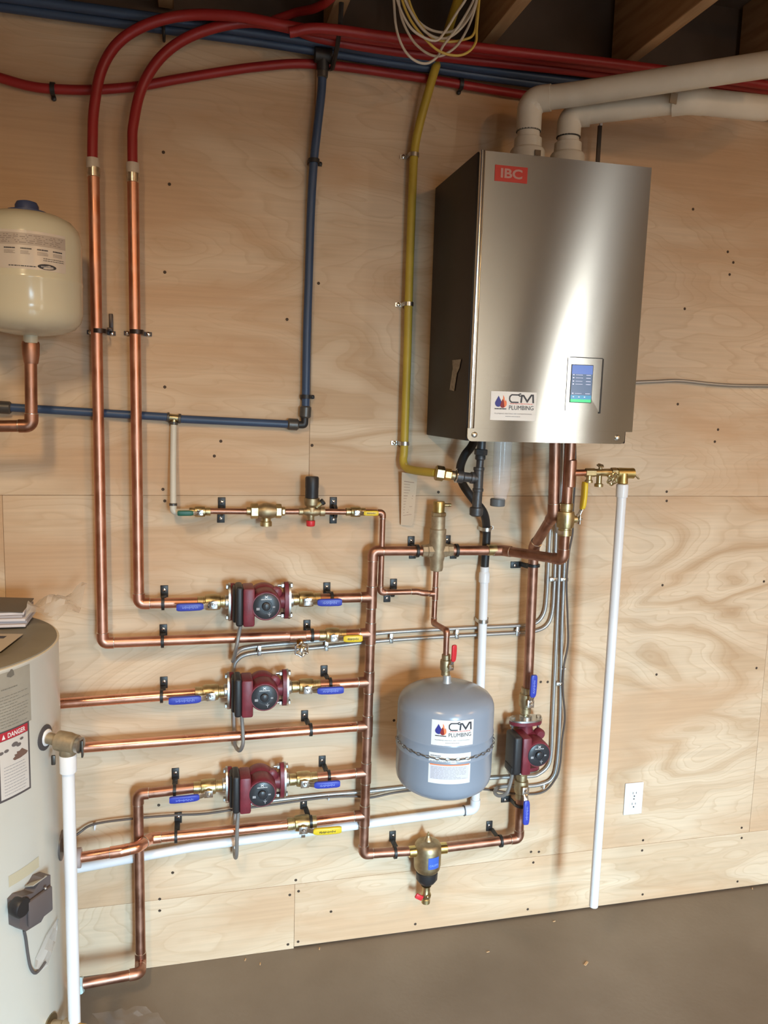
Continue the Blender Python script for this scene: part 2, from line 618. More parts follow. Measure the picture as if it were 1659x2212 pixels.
wall = thing('wall_back', None, None, (0, 0, 0), kind='structure')
part('backing', G().box(((XL + XR) / 2, 0.06, ZC / 2), (XR - XL, 0.09, ZC)), M_('rim_board', (0.11, 0.075, 0.055), 0.8, nz=0.3, nscale=5), wall)
g_ = 0.0008
panels = []
for x0, x1, z0, z1 in ((-2.3, 0.316, 0.0, 0.2175), (0.316, 2.75, 0.006, 0.2175),
                       (-2.3, -0.484, 0.2175, 1.4345), (-0.484, 1.955, 0.2175, 1.4345), (1.955, 4.39, 0.2175, 1.4345),
                       (-2.1, 0.339, 1.4345, 2.655), (0.339, 2.778, 1.4345, 2.655), (2.778, 4.5, 1.4345, 2.655),
                       (2.75, 4.5, 0.006, 0.2175)):
    o = part('plywood_panel', G().box(((x0 + x1) / 2, 0.007, (z0 + z1) / 2), (x1 - x0 - g_, 0.014, z1 - z0 - g_), 0.0004, seg=1), ply, wall)
    panels.append((x0, x1, z0, z1, o))
screws = [(353, 329), (366, 398), (356, 588), (356, 836), (352, 1057), (356, 1082), (477, 953), (674, 962), (688, 612), (947, 1063),
          (1497, 452), (1572, 544), (1584, 567), (1576, 593), (1479, 667), (1464, 873), (1551, 928), (1544, 954), (1440, 1062),
          (1440, 1082), (1431, 1264), (1650, 1256), (1418, 1457), (1634, 1443), (1389, 1815), (1387, 1837), (1602, 1788), (1602, 1810),
          (1147, 1840), (1164, 1840), (1152, 1863), (1388, 1932), (1140, 1964), (1593, 1904), (639, 1901), (645, 1925), (626, 1933),
          (644, 2034), (622, 2040), (897, 1996), (345, 1942), (345, 1967), (373, 1885), (715, 1969), (343, 1739), (1168, 1473),
          (1183, 1473), (851, 1556), (463, 985), (620, 690)]
screw_mat = M_('screw_hole_dark', (0.07, 0.045, 0.03), 0.5, 0.5)
for sx, sy in screws:
    p = P(sx, sy, 0)
    host = wall
    for x0, x1, z0, z1, o in panels:
        if x0 <= p.x <= x1 and z0 <= p.z <= z1:
            host = o
    s_ = part('screw', lambda: G().lathe([(0.0042, 0.001), (0.0044, -0.0006), (0.0030, -0.0011), (0.0012, -0.0004)], (0, 0, 0), Y, 10), screw_mat, host, cache='screw')
    s_.location = (p.x, 0, p.z)

# ceiling: joists 427 mm apart, deck above
ceil = thing('ceiling', None, None, (0, 0, 0), kind='structure')
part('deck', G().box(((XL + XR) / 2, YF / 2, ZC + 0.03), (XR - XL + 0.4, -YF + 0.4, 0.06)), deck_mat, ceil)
for k in range(-5, 11):
    x = -0.053 + 0.4295 * k
    part('joist', G().box((x, YF / 2, 2.70 + 0.12), (0.039, -YF - 0.01, 0.24), 0.002, seg=1), joist_mat, ceil)


# ------------------------------------------------------------------ pipe runs


def ring_at(g, p, d, r, w=0.0035):
    d = Vector(d).normalized()
    g.lathe([(r * 0.9, -w), (r, -w * 0.6), (r, w * 0.6), (r * 0.9, w)], p, d, 16)


def piperun(name, label, pts, r, mat, cat='pipe', group=None, fit=None, elbow=True, fr=1.13, er=1.35, el=None, tees=(), caps=(), solderm=solder):
    """pts: list of points. straight tubes with elbow parts at the corners.  tees: (point, dir_main, dir_branch)"""
    pts = [Vector(p) for p in pts]
    base = pts[0].copy()
    base.z = min(p.z for p in pts)
    t = thing(name, label, cat, base, group)
    fit = fit or mat
    R = r * er
    part('tube', G().tube(pts, r, 16, R=R), mat, t)
    L = el if el else r * 2.0
    if elbow:
        for i in range(1, len(pts) - 1):
            a, b, c = pts[i - 1], pts[i], pts[i + 1]
            u, v = (a - b).normalized(), (c - b).normalized()
            if u.angle(v) > PI - 0.12:
                continue
            l1, l2 = min(L, (a - b).length * 0.48), min(L, (c - b).length * 0.48)
            e = part('elbow', G().tube([b + u * l1, b, b + v * l2], r * fr, 16, R=R), fit, t)
            if solderm:
                for q_, d_ in ((b + u * l1, u), (b + v * l2, v)):
                    sg = G()
                    ring_at(sg, q_, d_, r * (fr - 0.02), 0.002)
                    part('solder_joint', sg, solderm, e)
    for q, dm, db in tees:
        q, dm, db = Vector(q), Vector(dm).normalized(), Vector(db).normalized()
        g = G()
        g.lathe([(r * 1.02, -L * 1.15), (r * fr, -L * 1.1), (r * fr, L * 1.1), (r * 1.02, L * 1.15)], q, dm, 18)
        g.lathe([(r * fr, 0), (r * fr, L * 1.1), (r * 1.02, L * 1.15)], q, db, 18)
        e = part('tee', g, fit, t)
        if solderm:
            for q_, d_ in ((q + dm * L * 1.15, dm), (q - dm * L * 1.15, dm), (q + db * L * 1.15, db)):
                sg = G()
                ring_at(sg, q_, d_, r * 1.1, 0.0022)
                part('solder_joint', sg, solderm, e)
    return t


R1 = 0.0143
OFF = 0.06


def coup(t, p, d, r, mat, L=0.018, fr=1.13, name='coupling'):
    """sleeve on a pipe"""
    return part(name, G().lathe([(r * 1.01, -L), (r * fr, -L + 0.001), (r * fr, L - 0.001), (r * 1.01, L)], p, d, 18), mat, t)


# ------------------------------------------------------------------ manifold
hx = lambda y: 806 + (785 - 806) * (y - 1190) / (1845 - 1190)
H = lambda y: P(hx(y), y, OFF)
manifold_pts = [P(925, 1190, OFF), P(806, 1190, OFF), P(785, 1845, OFF), P(893, 1838, OFF)]
tees = [(H(y), (0, 0, 1), (-1, 0, 0)) for y in (1290, 1368, 1473, 1568, 1669, 1761)]
piperun('copper_manifold', 'tall vertical copper manifold pipe left of the grey tank, joining six horizontal pipes', manifold_pts, R1, copper_old,
        'pipe', tees=tees, er=1.5)

# riser 1 + row 2
z0 = H(1368).z
r1c = P(222, 1389, OFF)
rz = [P(202, 372, OFF), V(r1c.x, r1c.y, r1c.z), P(700, 1371, OFF)]
t = rs1 = piperun('copper_riser', 'leftmost tall copper pipe coming down from the red tubing, turning right at the second row', rz, R1, copper, 'pipe')
coup(t, P(202, 372, OFF), Z, R1 * 1.02, solder, 0.012, 1.12, 'crimp_sleeve')
t = piperun('copper_pipe', 'short copper stub between the yellow levered valve of the second row and the manifold', [P(742, 1370, OFF), H(1368) - X * 0.02], R1, copper_old)
part('expansion_ring', G().lathe([(0.0135, -0.014), (0.0162, -0.013), (0.0162, 0.012), (0.0135, 0.013)], P(200.5, 353, OFF), Z, 20), M_('ring_pale', (0.52, 0.44, 0.36), 0.4), rs1)
# riser 2 + row 1
rz = [P(287, 384, OFF), P(300, 1304, OFF), P(440, 1301, OFF)]
t = rs2 = piperun('copper_riser', 'second tall copper pipe from the left, turning right into the top circulator pump row', rz, R1, copper)
coup(t, P(287, 384, OFF), Z, R1 * 1.02, solder, 0.012, 1.12, 'crimp_sleeve')
piperun('copper_pipe', 'short copper stub joining the top pump row to the manifold', [P(682, 1293, OFF), H(1290) - X * 0.02], R1, copper_old)
part('expansion_ring', G().lathe([(0.0135, -0.014), (0.0162, -0.013), (0.0162, 0.012), (0.0135, 0.013)], P(286.5, 363, OFF), Z, 20), bpy.data.materials['ring_pale'], rs2)
# row 3
piperun('copper_pipe', 'bright copper pipe running from behind the water heater to the middle pump', [P(20, 1528, OFF), P(432, 1497, OFF)], R1, copper_new)
piperun('copper_pipe', 'short copper stub joining the middle pump row to the manifold', [P(682, 1480, OFF), H(1473) - X * 0.02], R1, copper)
# row 4
t = piperun('copper_pipe', 'long bright copper pipe without a valve between the middle and bottom pumps', [P(60, 1624, OFF), H(1568) - X * 0.02], R1, copper_new)
# pump 3 row + riser to the floor
piperun('copper_pipe', 'copper pipe turning down from the bottom pump, then left along the floor',
        [P(428, 1701, OFF), P(298, 1716, OFF), P(304, 2078, 0.075), P(303, 2102, 0.13), P(100, 2140, 0.15)], R1, copper_old)
t = piperun('copper_pipe', 'short copper stub joining the bottom pump row to the manifold', [P(678, 1680, OFF), H(1669) - X * 0.02], R1, copper)
# row 6
t = piperun('copper_pipe', 'bright copper pipe below the bottom pump, stepping forward in front of the riser',
            [P(100, 1864, 0.125), P(262, 1838, 0.125), P(296, 1830, 0.115), P(325, 1811, 0.062), P(630, 1780, OFF)], R1, copper_new)
coup(t, P(168, 1853, 0.125), X, R1 * 1.25, M_('union_plastic', (0.45, 0.36, 0.34), 0.5), 0.010, 1.5, 'dielectric_union')
piperun('copper_pipe', 'short copper stub right of the lowest yellow lever, ending at the manifold', [P(672, 1775, OFF), H(1761) - X * 0.02], R1, copper_new)
bt = solo('pipe_union', G().hexn(P(168, 2130, 0.15), P(180, 2127, 0.15), 0.024, 0.003), M_('union_pale_plastic', (0.55, 0.75, 0.8), 0.35),
          'pale blue hex union on the lowest copper pipe beside the white drain pipe', 'union')
# dirt separator right side to pump 4
piperun('copper_pipe', 'copper pipe from the brass dirt separator turning up to the right-hand pump', [P(955, 1832, OFF), P(1121, 1811, OFF), P(1124, 1725, OFF)], R1, copper_old)
# boiler return: valve above pump 4 up to the boiler
piperun('copper_pipe', 'copper pipe rising from the right-hand pump and jogging forward to the boiler underside',
        [P(1140, 1490, OFF), P(1153.5, 1180, OFF), P(1196, 1112, 0.22), P(1199, 930, 0.22)], R1 * 1.08, copper_old)
# boiler supply: air separator to boiler
t = piperun('copper_pipe', 'copper pipe from the air separator crossing right and rising to the boiler',
            [P(955, 1189, OFF), P(1086, 1189, OFF), P(1216, 1209, 0.24), P(1234, 930, 0.24)], R1 * 1.05, copper_old)
coup(t, P(1062, 1188, OFF), X, R1 * 1.05, brass, 0.014)
part('tee', G().lathe([(R1 * 1.02, -0.04), (R1 * 1.25, -0.038), (R1 * 1.25, 0.036), (R1 * 1.02, 0.04)], P(1231, 1022, 0.24), Z, 18), copper_old, t)
coup(t, P(1218, 1150, 0.24), Z, R1 * 1.1, solder, 0.006)

# small feed line
RS = 0.0083
piperun('small_copper_pipe', 'thin copper pipe between the green levered valve and the backflow preventer', [P(440, 1104, OFF), P(545, 1105, OFF)], RS, copper_old)
piperun('small_copper_pipe', 'very short thin copper pipe between backflow preventer and pressure reducer', [P(604, 1105, OFF), P(650, 1105, OFF)], RS, copper_old)
piperun('small_copper_pipe', 'thin copper pipe with a black strap right of the pressure reducer', [P(694, 1105, OFF), P(765, 1106, OFF)], RS, copper_old)
piperun('small_copper_pipe', 'thin copper pipe dropping from the yellow levered valve and turning right under the air separator',
        [P(785, 1106, OFF), P(827, 1107, OFF), P(822, 1280, OFF), P(900, 1278, OFF), P(914, 1281, OFF + 0.004), P(934, 1282, OFF)], RS, copper_old, er=2.0)
piperun('small_copper_pipe', 'thin copper pipe from the air separator base down to the grey tank valve',
        [P(942, 1225, OFF), P(937, 1346, OFF), P(965, 1362, 0.195), P(963, 1420, 0.195)], RS, copper_old, er=2.0,
        tees=[(P(940, 1282, OFF), Z, -X)])

# copper drop under the white tank
piperun('copper_pipe', 'copper pipe with an elbow hanging below the white tank at the left edge',
        [P(66, 752, 0.2), P(68, 920, 0.2), P(-60, 921, 0.2)], 0.0143, copper_old, er=1.6)
solo('copper_adapter', G().lathe([(0.019, 0), (0.0205, -0.006), (0.0195, -0.03), (0.0165, -0.048), (0.0155, -0.052)], P(66, 738, 0.2), Z, 24), copper_old,
     'flared copper adapter right under the white tank', 'fitting')

# ------------------------------------------------------------------ pex
RP = 0.0128
solo('red_pex_tube', G().tube(spline([P(199.5, 352, OFF), P(200, 300, OFF), P(203, 236, OFF), P(219, 152, 0.065), P(257, 91, 0.075), P(321, 52, 0.09), P(405, 33, 0.10),
                                     P(506, 35, 0.12), P(600, 52, 0.13), P(700, 70, 0.13), P(900, 97, 0.13), P(1345, 150, 0.13), P(1700, 200, 0.13)]), RP, 14), pex_red,
     'red plastic tube arching from the leftmost copper riser to the ceiling bundle', 'tube')
solo('red_pex_tube', G().tube(spline([P(286.5, 363, OFF), P(286, 310, OFF), P(288, 270, OFF), P(304, 196, 0.06), P(338, 135, 0.07), P(388, 91, 0.075), P(456, 62, 0.082),
                                     P(540, 48, 0.088), P(630, 62, 0.092), P(700, 84, 0.092), P(900, 116, 0.09), P(1345, 165, 0.09), P(1700, 215, 0.09)]), RP, 14), pex_red,
     'red plastic tube arching from the second copper riser to the ceiling bundle', 'tube')
solo('red_pex_tube', G().tube(spline([P(-60, 150, 0.02), P(0, 168, 0.02), P(60, 185, 0.02), P(114, 192, 0.02), P(200, 194, 0.02), P(300, 186, 0.02), P(400, 168, 0.02),
                                     P(560, 144, 0.02), P(690, 139, 0.02), P(900, 167, 0.02), P(1100, 200, 0.02), P(1250, 220, 0.02), P(1513, 236, 0.02), P(1700, 256, 0.02)]), 0.0118, 14), pex_red,
     'sagging dark red plastic tube clipped along the top of the plywood', 'tube')
solo('red_pex_tube', G().tube(spline([P(625, 70, 0.155), P(700, 62, 0.165), P(900, 88, 0.165), P(1345, 140, 0.165), P(1700, 190, 0.165)]), RP, 14), pex_red,
     'nearest straight red plastic tube in the ceiling bundle, starting beside the joist strap', 'tube')
solo('red_pex_tube', G().tube(spline([P(590, 44, 0.06), P(640, 27, 0.09), P(680, 18, 0.16), P(715, -4, 0.25), P(735, -40, 0.3)]), 0.0105, 12), pex_red,
     'short red plastic tube rising into the joist bay above the bundle', 'tube')
solo('blue_pex_tube', G().tube(spline([P(-60, 5, 0.03), P(300, 55, 0.03), P(560, 90, 0.03), P(700, 112, 0.03), P(900, 143, 0.03), P(1200, 186, 0.03), P(1700, 248, 0.03)]), RP, 14), pex_blue,
     'lower blue plastic tube of the pair running under the joists', 'tube')
solo('blue_pex_tube', G().tube(spline([P(-60, -16, 0.05), P(300, 34, 0.05), P(560, 72, 0.05), P(700, 94, 0.05), P(900, 127, 0.05), P(1200, 170, 0.05), P(1700, 232, 0.05)]), RP, 14), pex_blue,
     'upper blue plastic tube of the pair running under the joists', 'tube')
solo('blue_pex_tube', G().tube(spline([P(697, 150, 0.04), P(694, 202, 0.035), P(684, 290, 0.03), P(677, 360, 0.025), P(671, 470, 0.02), P(667, 600, 0.018),
                                      P(663, 720, 0.018), P(661, 830, 0.018), P(660, 885, 0.018)]), 0.0117, 14), pex_blue,
     'vertical blue plastic tube in the middle of the plywood wall', 'tube')
solo('blue_pex_tube', G().tube([P(388, 905, 0.018), P(640, 917, 0.018)], 0.0112, 14), pex_blue, 'horizontal blue plastic tube between the brass tee and black elbow', 'tube')
solo('blue_pex_tube', G().tube([P(-60, 876, 0.018), P(20, 880, 0.018), P(364, 901, 0.018)], 0.0112, 14), pex_blue, 'horizontal blue plastic tube crossing behind both tall copper risers', 'tube')
# black elbow with crimp collars
e0, e1, e2 = P(640, 917, 0.018), P(658, 918, 0.018), P(660, 885, 0.018)
t = thing('pipe_elbow', 'black plastic elbow with two collars at the foot of the vertical blue tube', 'fitting', e1)
part('elbow', G().tube([P(632, 916.5, 0.018), e1, P(660, 878, 0.018)], 0.0105, 14, R=0.006), black_pl, t)
col_m = M_('collar_dark_grey', (0.10, 0.095, 0.09), 0.4, 0.5)
for a, b in ((P(621, 916, 0.018), P(645, 917.5, 0.018)), (P(659, 903, 0.018), P(660.5, 877, 0.018))):
    part('collar', G().cyl(a, b, 0.0165, 20, 0.004), col_m, t)
t = thing('pipe_tee', 'brass tee with dark crimp rings in the horizontal blue tube', 'fitting', P(376, 903, 0.018))
part('tee', G().cyl(P(362, 901, 0.018), P(389, 904, 0.018), 0.010, 16).cyl(P(376, 903, 0.018), P(375, 920, 0.018), 0.009, 16), brass, t)
for a, b in ((P(361, 901, 0.018), P(366, 901.4, 0.018)), (P(385, 904, 0.018), P(391, 904.6, 0.018)), (P(375.5, 911, 0.018), P(375, 917, 0.018))):
    part('crimp_ring', G().cyl(a, b, 0.0135 if a.z > P(376, 908, 0.018).z else 0.0115, 18, 0.001), col_m, t)
t = thing('pipe_tee', 'black plastic tee where the vertical blue tube leaves the ceiling bundle', 'fitting', P(698, 130, 0.05))
part('body', G().tube([P(680, 118, 0.05), P(716, 122, 0.05)], 0.019, 14).tube([P(698, 120, 0.05), P(697, 152, 0.042)], 0.017, 14), black_pl, t)
part('collar', G().cyl(P(697.5, 148, 0.042), P(696.5, 168, 0.04), 0.0145, 16, 0.002), col_m, t)
t = thing('pipe_coupling', 'dark collared coupling on the blue tube at the left picture edge', 'fitting', P(5, 880, 0.018))
part('collar', G().cyl(P(-8, 879, 0.018), P(24, 881, 0.018), 0.0165, 20, 0.003), col_m, t)
# white pex drop
solo('white_pex_tube', G().tube([P(375, 918, 0.02), P(374, 1000, 0.03), P(374, 1096, 0.055)], 0.0085, 12), pex_white, 'thin white plastic tube dropping from the brass tee to the green valve', 'tube')
t = thing('pipe_elbow', 'small white plastic elbow with dark ring beside the green levered valve', 'fitting', P(374, 1104, OFF))
part('elbow', G().tube([P(374, 1092, OFF), P(374, 1106, OFF), P(412, 1106, OFF)], 0.0092, 12, R=0.009), pex_white, t)
part('crimp_ring', G().cyl(P(374, 1087, 0.057), P(374, 1093, 0.057), 0.0108, 16, 0.001), col_m, t)

# gas line
gp = [P(1000, -30, 0.26), P(978, 34, 0.16), P(960, 90, 0.05), P(941, 146, 0.052), P(925, 200, 0.050), P(906, 270, 0.038), P(895, 330, 0.03), P(890, 430, 0.03), P(884, 600, 0.03),
      P(880, 760, 0.03), P(876, 880, 0.03), P(873, 970, 0.03), P(871, 995, 0.034), P(877, 1010, 0.05), P(895, 1016, 0.09), P(942, 1022, 0.185)]
solo('gas_tube', G().tube(spline(gp, 6), 0.0120, 14), gas_yellow, 'yellow coated gas tube descending left of the boiler', 'tube')
t = thing('gas_fitting', 'brass hex fitting joining the yellow gas tube to the black iron tee', 'fitting', P(955, 1022, 0.19))
a, b = P(940, 1021, 0.19), P(1013, 1032, 0.20)
d = (b - a).normalized()
part('nut', G().hexn(a, a + d * 0.026, 0.021, 0.003), brass, t)
part('hex_body', G().hexn(a + d * 0.026, a + d * 0.046, 0.0165, 0.002), M_('brass_orange', (0.75, 0.42, 0.12), 0.35, 0.8), t)
part('stem', G().cyl(a + d * 0.044, a + d * 0.062, 0.013, 18), brass_dull, t)
part('shutoff_body', G().lathe([(0.013, 0.056), (0.0185, 0.060), (0.0185, 0.078), (0.015, 0.082)], a, d, 20), iron, t)
part('ring', G().torus(a + d * 0.060, d, 0.0185, 0.0022), chrome, t)
o_ = 0.20
ax = lambda y: P(1040 + (1029 - 1040) * (y - 960) / 145, y, o_)
t = thing('gas_tee', 'black iron gas tee with union, drip leg and cap under the boiler', 'fitting', ax(1114))
part('union', G().hexn(ax(983), ax(970), 0.0185, 0.002).cyl(ax(971), ax(940), 0.012, 18), iron, t)
part('reducer', G().lathe([(0.0115, 0), (0.0145, 0.003), (0.0145, 0.012), (0.012, 0.016)], ax(994), Z, 20).cyl(ax(1012), ax(990), 0.0105, 18), iron, t)
tz = ax(1062)
Lb = ax(1009).z - tz.z
g = G().lathe([(0.0125, 0), (0.0155, 0.001), (0.0155, 0.008), (0.0135, 0.010), (0.0138, Lb - 0.010), (0.0155, Lb - 0.008), (0.0155, Lb - 0.001), (0.0125, Lb)], tz, Z, 22)
m_ = ax(1034)
La = (a + d * 0.074 - m_).length
g.lathe([(0.013, 0), (0.0135, 0.014), (0.0165, 0.016), (0.0165, 0.024), (0.0135, 0.025), (0.0135, La)], m_, (a + d * 0.07 - m_), 20)
part('tee', g, iron, t)
part('nipple', G().cyl(ax(1096), ax(1060), 0.0132, 18), iron, t)
part('cap', G().lathe([(0.0135, 0), (0.0185, 0.004), (0.0190, 0.016), (0.0185, 0.024), (0.0145, 0.026)], ax(1115), Z, 22), iron, t)
# hose
solo('condensate_hose', G().tube(spline([P(1030, 940, 0.14), P(1018, 965, 0.13), P(1003, 985, 0.12), P(994, 1012, 0.10), P(999, 1044, 0.09), P(1022, 1078, 0.08), P(1044, 1106, 0.07), P(1051, 1140, 0.032),
                                        P(1050, 1180, 0.027), P(1047, 1226, 0.031)]), 0.0125, 14), rubber, 'black rubber hose curving behind the gas tee into the white drain', 'hose')
# white drain
t = piperun('drain_pipe', 'white plastic drain pipe running down behind the grey tank and left along the wall',
            [P(1047, 1224, 0.032), P(1038, 1482, 0.032), P(1026, 1748, 0.032), P(804, 1778, 0.032), P(415, 1830, 0.032), P(100, 1888, 0.032)], 0.0135, pvc, solderm=None, fr=1.18, el=0.034)
part('coupling', G().lathe([(0.014, 0), (0.0168, 0.001), (0.0168, 0.028), (0.014, 0.034)], P(1045.5, 1258, 0.032), Z, 20), pvc, t)
part('purple_primer_line', G().torus(P(1002, 1751, 0.032), X, 0.0158, 0.0012), ink_dark, t)
# relief drain on the right
t = thing('relief_pipe', 'straight white plastic pipe dropping from the relief valve to just above the floor', 'pipe', P(1285, 1957, 0.25))
xr, yr = 1.205, -0.25
zt, zb = P(1345, 1047, 0.25).z, P(1285, 1957, 0.25).z
part('tube', G().lathe([(0.0105, 0.0), (0.0135, 0.0005), (0.0135, zt - zb - 0.02)], (xr, yr, zb), Z, 22), pvc, t)
part('adapter', G().lathe([(0.0136, 0), (0.0168, 0.0005), (0.0172, 0.036), (0.0150, 0.038)], (xr, yr, zt - 0.036), Z, 24), pvc, t)

# ------------------------------------------------------------------ ball valves


def valve(label, c, axis, stem, lever, grip_mat, scale=1.0, hexside=0, group=None, glen=0.080, ink=None, body_mat=None, hexgap=0.0):
    """axis: pipe direction; stem: where the lever sits; lever: +1/-1 along axis"""
    ax_ = Vector(axis).normalized()
    st = Vector(stem).normalized()
    yv = -st
    zv = ax_.cross(yv)
    M = Matrix((ax_, yv, zv)).transposed().to_4x4()
    M = Matrix.Translation(Vector(c)) @ M @ Matrix.Scale(scale, 4)
    t = thing('ball_valve', label, 'valve', M=M, group=group)
    bm_ = body_mat or brass
    key = 'valve_' + bm_.name
    part('body', lambda: G().lathe([(0.0155, -0.042), (0.0172, -0.041), (0.0172, -0.026), (0.0160, -0.025), (0.0160, -0.022), (0.0210, -0.020), (0.0225, -0.012), (0.0225, 0.012),
                                    (0.0210, 0.020), (0.0160, 0.022), (0.0160, 0.025), (0.0172, 0.026), (0.0172, 0.041), (0.0155, 0.042)], (0, 0, 0), X, 24)
         .cyl((0, -0.015, 0), (0, -0.031, 0), 0.0095, 16, 0.001), bm_, t, cache=key + '_body')
    if hexside:
        part('hex_nipple', lambda: G().hexn((hexside * 0.030, 0, 0), (hexside * 0.045, 0, 0), 0.0165, 0.002).cyl((hexside * 0.045, 0, 0), (hexside * 0.056, 0, 0), 0.011, 16),
             M_('hex_brass', (0.72, 0.66, 0.45), 0.25, 1.0) if 'hexb' not in MESHC else None, t, cache='hexn%d' % hexside)
    part('stem_nut', lambda: G().hexn((0, -0.030, 0), (0, -0.041, 0), 0.0068, 0.001).cyl((0, -0.040, 0), (0, -0.046, 0), 0.003, 10), chrome, t, cache='stemnut')

    def lev():
        g = G()
        g.box((0, -0.036, 0), (0.0245, 0.0028, 0.0220), 0.001)
        g.tube([(0.008 * lever, -0.036, 0), (0.018 * lever, -0.038, 0), (0.030 * lever, -0.046, 0), (0.045 * lever, -0.047, 0)], 0.001, 4)
        g.box((0.020 * lever, -0.0405, 0), (0.024, 0.0024, 0.0150), 0.0008, M=Matrix.Rotation(-0.42 * lever, 3, 'Z'))
        return g
    part('lever', lev, chrome, t, cache='lever%d' % lever)

    def grip():
        L = glen
        x0 = 0.026
        n = 6
        vs = []
        prof = [(0, .60), (0.06, .86), (0.15, .96), (0.5, 1.0), (0.85, 1.0), (0.95, .92), (1.0, .70)]
        path = [(lever * (x0 + L * s), -0.0445 - 0.0035 * min(1, s * 3)) for s, w in prof]
        g = G()
        seg = 14
        rings = []
        for (px_, py_), (s, w) in zip(path, prof):
            ring = []
            for k in range(seg):
                a = 2 * PI * k / seg
                ca, sa = math.cos(a), math.sin(a)
                e = 0.5
                yy = math.copysign(abs(ca) ** e, ca) * 0.0055 * (0.6 + 0.4 * w)
                zz = math.copysign(abs(sa) ** e, sa) * 0.0108 * w
                ring.append(Vector((px_, py_ + yy, zz)))
            rings.append(ring)
        vs = [p for r_ in rings for p in r_]
        fs = []
        for i in range(len(rings) - 1):
            for k in range(seg):
                k2 = (k + 1) % seg
                fs.append((i * seg + k, i * seg + k2, (i + 1) * seg + k2, (i + 1) * seg + k))
        fs.append(tuple(range(seg))[::-1])
        fs.append(tuple((len(rings) - 1) * seg + k for k in range(seg)))
        g.add(vs, fs)
        return g
    gr = part('grip', grip, grip_mat, t, label='%s plastic sleeve' % grip_mat.name.replace('grip_', ''), cache='grip%d%s%.3f' % (lever, grip_mat.name, glen), sharp=60)
    if ink:
        def mk():
            g = G()
            for k in range(12):
                u = lever * (x0_ + glen * (0.22 + 0.05 * k))
                h = 0.0026 + 0.0014 * math.sin(k * 2.3)
                g.box((u, -0.0537, 0.0006 * math.sin(k * 1.7)), (0.0012, 0.0004, h * 2))
                if k < 11:
                    g.box((u + lever * glen * 0.025, -0.0537, 0.0015 * math.cos(k * 2.9)), (glen * 0.045, 0.0004, 0.0010))
            return g
        x0_ = 0.026
        part('moulded_lettering', mk, ink, gr, cache='ink%d%s%.3f' % (lever, ink.name, glen))
    return t


VG = None
front = (0, -1, 0)
valve('blue levered ball valve on the left side of the top circulator pump', P(459.5, 1300.6, OFF), X, front, -1, grip_blue, hexside=1, ink=ink_blue, glen=0.072)
valve('blue levered ball valve on the right side of the top circulator pump', P(661, 1294, OFF), X, front, 1, grip_blue, hexside=-1, ink=ink_blue, glen=0.070)
valve('blue levered ball valve on the left side of the middle circulator pump', P(455, 1495.5, OFF), X, front, -1, grip_blue, 1.04, hexside=1, ink=ink_blue, glen=0.084)
valve('blue levered ball valve on the right side of the middle circulator pump', P(661, 1482, OFF), X, front, 1, grip_blue, hexside=-1, ink=ink_blue, glen=0.077)
valve('blue levered ball valve on the left side of the bottom circulator pump', P(450, 1699.5, OFF), X, (0, -1, -0.15), -1, grip_blue, hexside=1, ink=ink_blue, glen=0.082)
valve('blue levered ball valve on the right side of the bottom circulator pump', P(655, 1682, OFF), X, (0, -1, -0.02), 1, grip_blue, hexside=-1, ink=ink_blue, glen=0.076)
valve('yellow levered ball valve in the second row near the manifold', P(718, 1371.5, OFF), X, front, 1, grip_yellow, 0.95, ink=ink_dark, glen=0.058)
valve('yellow levered ball valve in the lowest row above the white drain', P(652, 1777.5, OFF), X, (0, -1, -0.1), 1, grip_yellow, 1.05, ink=ink_dark, glen=0.080)
valve('blue levered ball valve above the right-hand pump, lever pointing up', P(1136.5, 1512, OFF), Z, front, 1, grip_blue, 1.0, hexside=-1, ink=ink_blue, glen=0.072, body_mat=brass_dull)
valve('blue levered ball valve below the right-hand pump, lever pointing down', P(1126, 1698, OFF), Z, front, -1, grip_blue, 1.0, hexside=1, ink=ink_blue, glen=0.078, body_mat=brass_dull)
valve('yellow levered brass ball valve on the pipe under the boiler', P(1221.5, 1122, 0.24), Z, X, 1, grip_yellow, 1.12, glen=0.070)
valve('red levered ball valve on top of the grey expansion tank', P(963, 1436, 0.195), Z, (0.35, -1, 0), 1, grip_red, 0.74, glen=0.066, body_mat=brass_dull)
valve('green levered ball valve beside the white plastic tube', P(432, 1105, OFF), X, front, -1, grip_green, 0.68, glen=0.062)
valve('small yellow levered ball valve right of the pressure reducer', P(768, 1105.5, OFF), X, front, 1, grip_yellow, 0.68, glen=0.062, ink=ink_dark)


# ------------------------------------------------------------------ text and print


def text_geo(body, height=None, width=None, bold=0.0, extr=0.0):
    c = bpy.data.curves.new('t', 'FONT')
    c.body = body
    c.size = 1.0
    c.offset = bold
    c.resolution_u = 3
    o = bpy.data.objects.new('t', c)
    COL.objects.link(o)
    dg = bpy.context.evaluated_depsgraph_get()
    me = bpy.data.meshes.new_from_object(o.evaluated_get(dg))
    vs = [v.co.copy() for v in me.vertices]
    fs = [tuple(p.vertices) for p in me.polygons]
    bpy.data.objects.remove(o)
    bpy.data.meshes.remove(me)
    bpy.data.curves.remove(c)
    x0, x1 = min(v.x for v in vs), max(v.x for v in vs)
    y0, y1 = min(v.y for v in vs), max(v.y for v in vs)
    sy = (height / (y1 - y0)) if height else width / (x1 - x0)
    sx = (width / (x1 - x0)) if width else sy
    g = G()
    g.add([V((v.x - x0) * sx, (v.y - y0) * sy, 0) for v in vs], fs)
    return g


def flat(g, u, v, h=0.0):
    """shift 2D geometry"""
    return g.mapped(lambda p: V(p.x + u, p.y + v, p.z + h))


